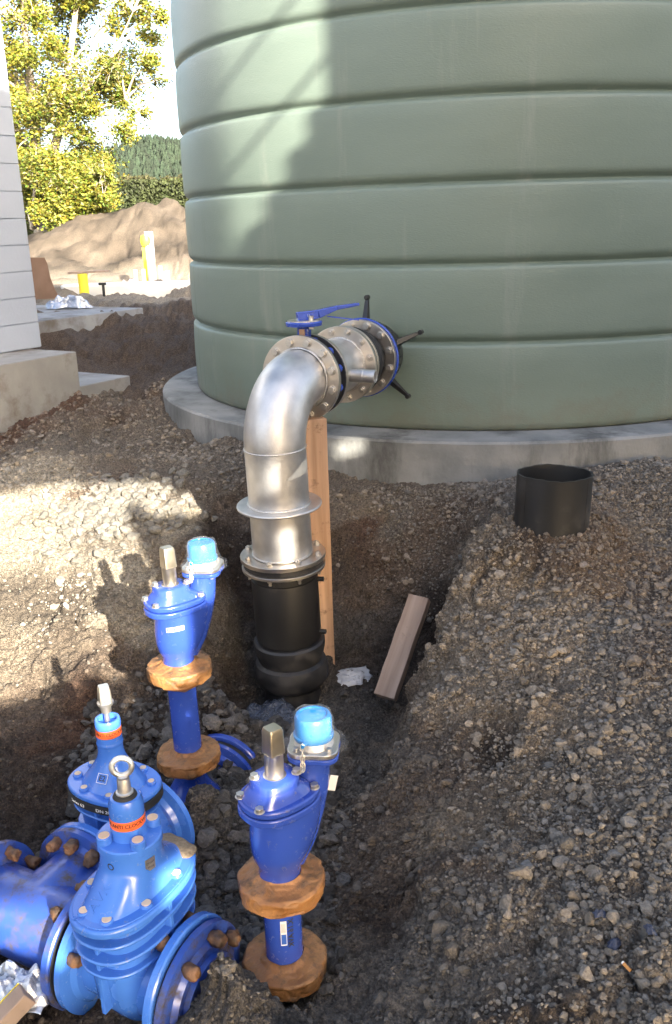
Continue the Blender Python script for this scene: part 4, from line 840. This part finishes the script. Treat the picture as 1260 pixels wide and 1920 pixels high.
cb = PZ(1173, 1802, -.41); s0 = surf(np.array([cb[0]]), np.array([cb[1]]))[0]
ct = tag(empty('cigarette_butt', (s0[0], s0[1], s0[2]+.024), (R(90+8), 0, R(28))), 'small orange and white cigarette end lying on the gravel', 'cigarette butt')
MB().lathe([(.004, -.012), (.004, .009)], n=16).build('filter', mat('cork_paper', (.6, .27, .08), None, 10, .7), ct); MB().lathe([(.0039, -.012), (.0039, -.016)], n=16).build('paper_end', m_paper, ct)
for i, (px_, py_) in enumerate(((1122, 1712), (1148, 1755), (1217, 1758))):
    q = PZ(px_, py_, -.41); s0 = surf(np.array([q[0]]), np.array([q[1]]))[0]
    o = crumple('blue_tape_scrap', (s0[0], s0[1], s0[2]+.014), .018, .012, .012, mat('dull_blue_tape', (.035, .045, .08), (.05, .06, .10), 20, .5), ('dusty blue tape scrap among the stones, the leftmost of three', 'dusty blue tape scrap, the middle and largest of three', 'dusty blue tape scrap nearest the right edge of the gravel')[i], 'tape scrap', 50+i, i*.8, 12); tag(o, group='blue tape scraps')
    if i == 1: o.scale = (1.25, 1.25, 1.1)

# crust of soil left on the far end of the near valve's bonnet
v0, f0 = ico(4); V = v0*np.array([.066, .044, .009]); V = V*(1+.30*noise3(V, 22, 4)+.16*noise3(V, 60, 5))[:, None]; V[:, 2] = np.maximum(V[:, 2], -.003)
m_crust = soil_mat('soil_crust', 1.0, .5, False)
cr_ = np_mesh('soil_crust', V+np.array([.010, .140, .262]), f0, m_crust, np.tile([[.21, .165, .115]], (len(V), 1))); cr_.parent = va

# ------------------------------------------------------------------ building, footings and yard on the left
wd_ = Vector((.515, .857, 0)).normalized(); wn = Vector((wd_.y, -wd_.x, 0))
cor = Vector(PZ(78, 650, .31)); bld = tag(empty('block_building', cor), 'white painted concrete block building at the left edge', 'building')
Ab = math.atan2(wd_.y, wd_.x)
def wallrun(mb, L_, Hh, th, Mx):
    z = 0; k = 0
    while z < Hh: 
        mb.box(-L_, 0, 0, th, z+.004, z+.2-.002, Mx); mb.box(-L_+.003, -.004, .004, th-.004, z-.002, z+.004, Mx); z += .2; k += 1
mb = MB(); wallrun(mb, 9.0, 3.6, .19, RZ(Ab)); mb.build('wall', m_wall, bld, bevel=.003)
mb = MB(); wallrun(mb, 5.0, 3.6, .19, RZ(Ab+math.pi/2) @ T(5.195, -.003, 0) @ T(0, .006, 0)); mb.build('wall', m_wall, bld, bevel=.003)
MB().box(-9.2, .25, -.25, 5.4, 3.6, 3.75, RZ(Ab)).build('roof', m_ext, bld, bevel=.01)
# foundation slab with its lower footing
fc = Vector(PZ(143, 658, .31)); fo = tag(empty('foundation', (fc.x, fc.y, 0), (0, 0, Ab)), 'grey concrete foundation block under the white building', 'foundation')
MB().box(-9, 0, 0, 6, -.5, .305).build('footing_block', m_conc2, fo, bevel=.008)
f2 = Vector(PZ(196, 706, .02)); 
MB().box(-.6, .62, .05, 1.6, -.5, .02).build('lower_footing', m_conc2, fo, bevel=.008)
s2c = Vector(PZ(268, 577, .30)); s2 = tag(empty('second_foundation', (s2c.x, s2c.y, 0), (0, 0, Ab)), 'pale concrete slab beyond the white building, holding a wrapped parcel', 'foundation slab')
mb = MB(); mb.box(-6, 0, 0, 4, .0, .30); mb.build('footing_block', m_conc2, s2, bevel=.008)
pc = PZ(132, 578, .305); q = crumple('wrapped_parcel', (pc[0], pc[1], .305), .30, .13, .13, m_foil, 'clear plastic wrapped parcel lying on the farther concrete slab', 'parcel', 41, Ab-1.0, 34)
rp = PZ(104, 560, .30); br = tag(empty('rusty_plate', (rp[0]-.10, rp[1]+.35, .28), (0, 0, R(20))), 'upright brown curved panel beside the white wall', 'panel')
m_brown = mat('rusty_brown', (.12, .075, .05), (.17, .11, .08), 5, .85)
mb = MB(); pr2 = [(-.6, 0), (.06, 0), (.0, .14), (-.04, .30), (-.06, .5), (-.09, .58), (-.6, .60)]
mb.loft([[(x, y, z) for x, z in pr2] for y in (-.02, .02)]); mb.build('panel_sheet', m_brown, br)
# pipes and pegs in the sunlit yard
def gz_(x, y): return float(surf(np.array([x]), np.array([y]))[0][2])
def ypost(name, px_, py_, h, r_, m, label, cat, cap=None, group=None, Y=14.5, lean=0):
    P = PY(px_, py_, Y); z0 = gz_(P[0], P[1]); o = tag(empty(name, (P[0], P[1], z0), (0, R(lean), 0)), label, cat, group)
    MB().ring([(r_*.85, -.2), (r_, -.2), (r_, h), (r_*.85, h)], n=24).build('tube', m, o)
    return o, P, z0
yp, P, z0 = ypost('yellow_pipe', 157, 538, .50, .075, m_yellow, 'stubby yellow pipe standing in the yard with a board laid across it', 'pipe')
bd = timber('board', (P[0]-.22, P[1]+.1, z0+.515), (P[0]+.40, P[1]-.05, z0+.53), .14, .03, m_woodg, 'thin board laid across the top of the stubby yellow pipe', 'board', (0, 0, 1))
wp_, P, z0 = ypost('tall_post', 283, 492, .86, .075, m_white, 'tall white pipe with a yellow strip and yellow tape standing in the yard', 'pipe', Y=16.5)
MB().box(-.125, -.075, -.03, .03, 0, .62).build('strip', m_yellow, wp_); MB().lathe([(.085, .63), (.10, .68), (.10, .74), (.08, .8)], T(-.05, -.02, 0), 12).build('tape', m_yellow, wp_)
for (x, y, h), lb in zip(((253, 500, .32), (268, 498, .30), (300, 496, .26), (306, 500, .16), (313, 498, .24)), ('leftmost short white peg, beside the white bag', 'short white peg just left of the tall white pipe', 'short white peg just right of the tall white pipe', 'lowest white peg, second from the right end of the row', 'rightmost short white peg, next to the green tank')):
    ypost('white_peg', x, y, h, .035, m_white, lb, 'peg', group='short white pegs in the yard', Y=16.2)
wb = PY(240, 498, 16.); o = crumple('white_bag', (wb[0], wb[1], gz_(wb[0], wb[1])), .24, .15, .18, m_white, 'crumpled white bag lying in the yard beside the short white pegs', 'bag', 61, 0, 22)
ws = PY(215, 512, 15.6); mb = MB(); mb.prism(sel(1.15, .42, 24, 3), -.2, .10); o = mb.build('white_slab', mat('pale_lime_concrete', (.62, .6, .55), (.72, .7, .64), 3, .9, bump=.01, bscale=9), bevel=.02); o.location = (ws[0]+.25, ws[1], gz_(ws[0], ws[1])); tag(o, 'low whitish slab in the sunlit yard behind the yellow pipe', 'slab')
gv_, P, z0 = ypost('standpipe', 190, 503, .22, .022, m_rubber, 'thin dark standpipe beside the low whitish slab', 'standpipe', Y=15.0)
MB().box(-.07, .05, -.02, .02, .19, .23).build('tap_head', m_rubber, gv_, bevel=.01)

# ------------------------------------------------------------------ trees, hedge, hill
def quads(name, P, size, cols, m, parent, flatten=.5):
    n = len(P); a = rng.normal(size=(n, 3)); a[:, 2] *= flatten; a /= np.linalg.norm(a, axis=1)[:, None]; b = np.cross(a, rng.normal(size=(n, 3))); b /= np.linalg.norm(b, axis=1)[:, None]
    s_ = size[:, None]; c2 = np.cross(a, b)
    V = np.stack([P-a*s_, P+b*s_*.55+c2*s_*.15, P+a*s_, P-b*s_*.55+c2*s_*.15], 1).reshape(-1, 3)
    Fq = np.arange(4*n).reshape(-1, 4); o = np_mesh(name, V, Fq, m, np.repeat(cols, 4, 0), 'tint', False); o.parent = parent; return o
def tree(base, H_, limbs, clusters, label, leaf, n_leaf, seed, shrink=1.0, m=m_leaf):
    rs = random.Random(seed); tr_ = tag(empty('poplar_tree' if H_ > 6 else 'young_poplar', base), label, 'tree')
    tk = MB()
    for pts, r0 in limbs:
        K = len(pts); tk.tube(pts, [max(.008, r0*(1-.88*i/(K-1))) for i in range(K)], n=8)
    tips = []
    for (cx, cy, cz, rr_) in clusters:
        c = Vector((cx, cy, cz)); src = min((Vector(p) for pts, _ in limbs for p in pts), key=lambda p: (p-c).length+max(0, p.z-c.z)*2)
        mid = src.lerp(c, .5)+Vector((rs.uniform(-.1, .1), rs.uniform(-.1, .1), .12)); tk.tube([src, mid, c], [.035, .022, .01], n=6)
        for k in range(5):
            d = Vector((rs.gauss(0, 1), rs.gauss(0, 1), rs.gauss(.2, .8))).normalized()*rr_*rs.uniform(.6, 1.1); tk.tube([c, c+d*.5+Vector((0, 0, .05)), c+d], [.010, .007, .003], n=5); tips.append((c+d*.75, rr_*.42)); tips.append((c+d*.4, rr_*.4))
    tk.build('trunk', m_bark, tr_, angle=80)
    T_ = np.array([[*p, r__] for p, r__ in tips]); idx = rng.integers(0, len(T_), n_leaf); wts = T_[idx]
    P = wts[:, :3]+rng.normal(size=(n_leaf, 3))*wts[:, 3:4]*.62
    keep = noise3(P, 1.9, seed)+.45*noise3(P, 5, seed+1) > -.38; P = P[keep]
    k = rng.uniform(.55, 1.35, (len(P), 1)); cl = (1+.35*noise3(P, 1.1, seed+4))[:, None]; gr = np.clip(rng.normal(.95, .2, (len(P), 1)), .5, 1.3)
    C = np.concatenate([k*cl*gr, k*cl, k*cl*.9], 1)
    quads('crown', P, rng.uniform(leaf*.7, leaf*1.25, len(P)), C, m, tr_)
    return tr_
rs = random.Random(3)
# tall poplar: measured clusters (photo x, y) at about 21-24 m
def rel(x, y, Y, b): P = PY(x, y, Y); return (P[0]-b[0], P[1]-b[1], P[2]-b[2])
b1 = PY(70, 440, 25.); b1[2] = .1
limbs = [([(0, 0, 0), rel(72, 330, 25, b1), rel(60, 180, 25, b1), rel(45, 40, 25, b1), rel(40, -160, 25, b1)], .20),
         ([rel(72, 380, 25, b1), rel(110, 250, 24.6, b1), rel(130, 120, 24.5, b1), rel(150, -40, 24.5, b1), rel(160, -200, 24.5, b1)], .14),
         ([rel(68, 330, 25, b1), rel(30, 240, 25.5, b1), rel(-10, 100, 26, b1), rel(-40, -80, 26, b1)], .14),
         ([rel(112, 240, 24.6, b1), rel(160, 170, 24, b1), rel(215, 100, 23.6, b1), rel(250, 20, 23.5, b1)], .07),
         ([rel(120, 190, 24.6, b1), rel(175, 210, 24.2, b1), rel(235, 185, 24, b1)], .05)]
cl = []
for _ in range(175):
    x = rs.uniform(-120, 300); y = rs.uniform(-330, 400)
    lim = 285-abs(y-40)*.12 if y < 240 else 215
    if x > lim: continue
    if y > 190 and x > 190: continue
    if x > 235 and rs.random() < .35: continue
    cl.append((*rel(x, y, rs.uniform(23.2, 26.8), b1), rs.uniform(.42, .8)))
for x, y in ((288, 30), (270, 70), (280, 120), (300, 150), (255, 215), (230, 160), (240, 245), (262, 20), (275, -30), (215, 60), (200, 120), (225, 190)): cl.append((*rel(x, y, rs.uniform(23.5, 25), b1), rs.uniform(.3, .45)))
tree(b1, 12, limbs, cl, 'tall poplar tree with bright yellow green leaves beside the white wall', .048, 110000, 3)
b2 = PY(130, 425, 23.); b2[2] = .6
limbs = [([(0, 0, 0), rel(125, 370, 23, b2), rel(110, 310, 23, b2)], .08), ([(0, 0, 0), rel(165, 370, 22.8, b2), rel(185, 330, 22.8, b2)], .06), ([rel(60, 430, 23, b2), rel(65, 350, 23, b2), rel(68, 275, 23, b2)], .06), ([rel(64, 330, 23, b2), rel(90, 300, 22.8, b2), rel(105, 287, 22.6, b2)], .035)]
cl = [(*rel(rs.uniform(50, 205), rs.uniform(300, 415), rs.uniform(22, 24), b2), rs.uniform(.3, .5)) for _ in range(60)]
tree(b2, 3, limbs, cl, 'low bushy yellow leaved tree at the foot of the tall poplar', .045, 36000, 8)
# hedge
hz = 38.0; h0 = PY(180, 400, hz); h1_ = PY(1260, 400, hz); hd_ = tag(empty('hedge', (0, hz, 0)), 'long clipped dark green conifer hedge behind the spoil heap', 'hedge')
x0 = -14; x1 = 16; ht = 1.2+.0; top = PY(280, 337, hz)[2]
MB().box(x0, x1, .35, 1.2, 0, top-.25).build('hedge_core', mat('hedge_inside', (.02, .03, .01), (.03, .045, .015), 3, .9), hd_)
n = 90000; X = rng.uniform(x0, x1, n); Z = rng.uniform(.3, 1, n)**.8*top; tip = rng.uniform(size=n) < .18; Z = np.where(tip, top+rng.normal(0, .06, n)+.06*np.sin(X*3.1)+.05*np.sin(X*7.7), Z)
Yh = rng.uniform(-.15, .45, n)+.22*noise3(np.stack([X, Z*.25, X*0], 1), 2.6, 5); Yh = np.where(tip, rng.uniform(0, 1.3, n), Yh)
P = np.stack([X, Yh, Z], 1); k = (rng.uniform(.5, 1.5, (n, 1))*(1+.45*noise3(P*np.array([1, 1, .3]), 2.4, 9))[:, None]); quads('foliage', P, rng.uniform(.05, .10, n), np.concatenate([k*(1+.4*tip[:, None]), k, k*.9], 1), m_hedge, hd_, 1.0)
# wooded hill
hx = np.linspace(-420, 380, 150); hy = np.linspace(420, 900, 60); HX, HY = np.meshgrid(hx, hy); Pq = np.stack([HX.ravel(), HY.ravel(), 0*HX.ravel()], 1)
top_h = PY(272, 276, 640)
def hill_h(X, Y):
    P = np.stack([X, Y, X*0], 1)
    return (top_h[2]-6)*np.exp(-((X-top_h[0]-4)/62)**2)*np.exp(-((Y-640)/150)**2) + 34*np.exp(-((X-60)/150)**2)*np.exp(-((Y-690)/150)**2) + 42*np.exp(-((X+330)/150)**2)*np.exp(-((Y-800)/150)**2)+26*np.exp(-((Y-860)/90)**2) + 3.0*fbm(P, .012, 3, seed=2)-2
HZ = hill_h(Pq[:, 0], Pq[:, 1]); nxh = len(hx); ii = np.arange(nxh-1)[None]+nxh*np.arange(59)[:, None]
tag(np_mesh('hill', np.stack([Pq[:, 0], Pq[:, 1], HZ], 1), np.stack([ii, ii+1, ii+1+nxh, ii+nxh], -1).reshape(-1, 4), m_hill), kind='structure')
n = 15000; X = rng.uniform(-330, 60, n); Y = rng.uniform(450, 820, n); Z = hill_h(X, Y); k = Z > 3; X, Y, Z = X[k], Y[k], Z[k]; n = len(X)
hh = rng.uniform(3.5, 7, n); V = []; C = []; Fq = []
tiers = [(0, 1.5), (.35, 1.1), (.36, 1.25), (.65, .7), (.66, .85), (1, .03)]; m6 = 6
A6 = np.arange(m6)*2*math.pi/m6
ringz = np.array([q[0] for q in tiers]); ringr = np.array([q[1] for q in tiers])
V = np.zeros((n, len(tiers), m6, 3)); jit = rng.uniform(.7, 1.3, (n, len(tiers), m6))
V[..., 0] = X[:, None, None]+ringr[None, :, None]*np.cos(A6)[None, None]*jit; V[..., 1] = Y[:, None, None]+ringr[None, :, None]*np.sin(A6)[None, None]*jit; V[..., 2] = Z[:, None, None]+ringz[None, :, None]*hh[:, None, None]-.3
ft = np.array([[a*m6+i, a*m6+(i+1) % m6, (a+1)*m6+(i+1) % m6, (a+1)*m6+i] for a in range(len(tiers)-1) for i in range(m6)])
tint = rng.uniform(.6, 1.5, (n, 1)); tint = np.repeat(tint, len(tiers)*m6, 0)
tag(np_mesh('forest', V.reshape(-1, 3), (ft[None]+np.arange(n)[:, None, None]*len(tiers)*m6).reshape(-1, 4), m_pine, np.repeat(tint, 3, 1), 'tint', False), 'distant pine forest covering the rounded hill', 'forest', kind='stuff')

# ------------------------------------------------------------------ unseen occluder added behind the photographer, its gaps shaped to land the sun patches
LH = Vector((SUN_L.x, SUN_L.y)).normalized(); TE = -SUN_L.z/math.hypot(SUN_L.x, SUN_L.y); S0 = -3.0
sh = tag(empty('sun_blocker', (LH.x*S0, LH.y*S0, -.5), (0, 0, math.atan2(-LH.x, LH.y))), 'added unseen hoarding with gaps standing behind the photographer', 'blocker')
zoff = -S0*TE+.5                       # local z = w + zoff
SUN_GAPS = [(-.9, .72, .76, 1.70), (.72, .86, 1.02, 1.66), (.86, .96, 1.5, 1.64), (.96, 1.12, 1.42, 1.62), (1.12, 1.30, 1.40, 1.52), (.54, .64, .72, .80), (.02, .44, .70, .80),  # gaps placed so that sunlight lands in chosen patches
       (.74, .82, .66, .74), (.60, .69, .56, .62), (.37, .47, .31, .39), (-.12, .14, .18, .30), (1.30, 1.37, 1.10, 1.22), (1.235, 1.30, 1.41, 1.46), (1.97, 2.07, 1.58, 1.66),
       (1.785, 1.81, 2.95, 5.4), (1.81, 1.88, 3.02, 5.4), (1.88, 1.95, 3.14, 5.4), (1.95, 2.02, 3.28, 5.4), (2.02, 2.085, 3.42, 5.4)]
us = sorted({-5.5, 9.0, *[a for q in SUN_GAPS for a in q[:2]]}); ws_ = sorted({-.6, 5.15, *[min(a, 5.15) for q in SUN_GAPS for a in q[2:]]})
mb = MB()
for i in range(len(us)-1):
    for j in range(len(ws_)-1):
        cu, cw = (us[i]+us[i+1])/2, (ws_[j]+ws_[j+1])/2
        if any(a < cu < b and c < cw < d for a, b, c, d in SUN_GAPS): continue
        mb.add([(us[i], 0, ws_[j]+zoff), (us[i+1], 0, ws_[j]+zoff), (us[i+1], 0, ws_[j+1]+zoff), (us[i], 0, ws_[j+1]+zoff)], [(0, 1, 2, 3)])
o = mb.build('blocker_sheet', m_ext, sh); 
bt = MB()
for (ua, wa), (ub, wb) in (((1.4, 3.55), (2.1, 4.02)), ((1.4, 3.05), (2.1, 3.62)), ((1.4, 4.15), (2.1, 4.75))): bt.tube([(ua, 0, wa+zoff), (ub, 0, wb+zoff)], .014, n=8)
bt.build('streak_bar', m_bolt, sh)  # added bars that cast the diagonal streaks on the tank
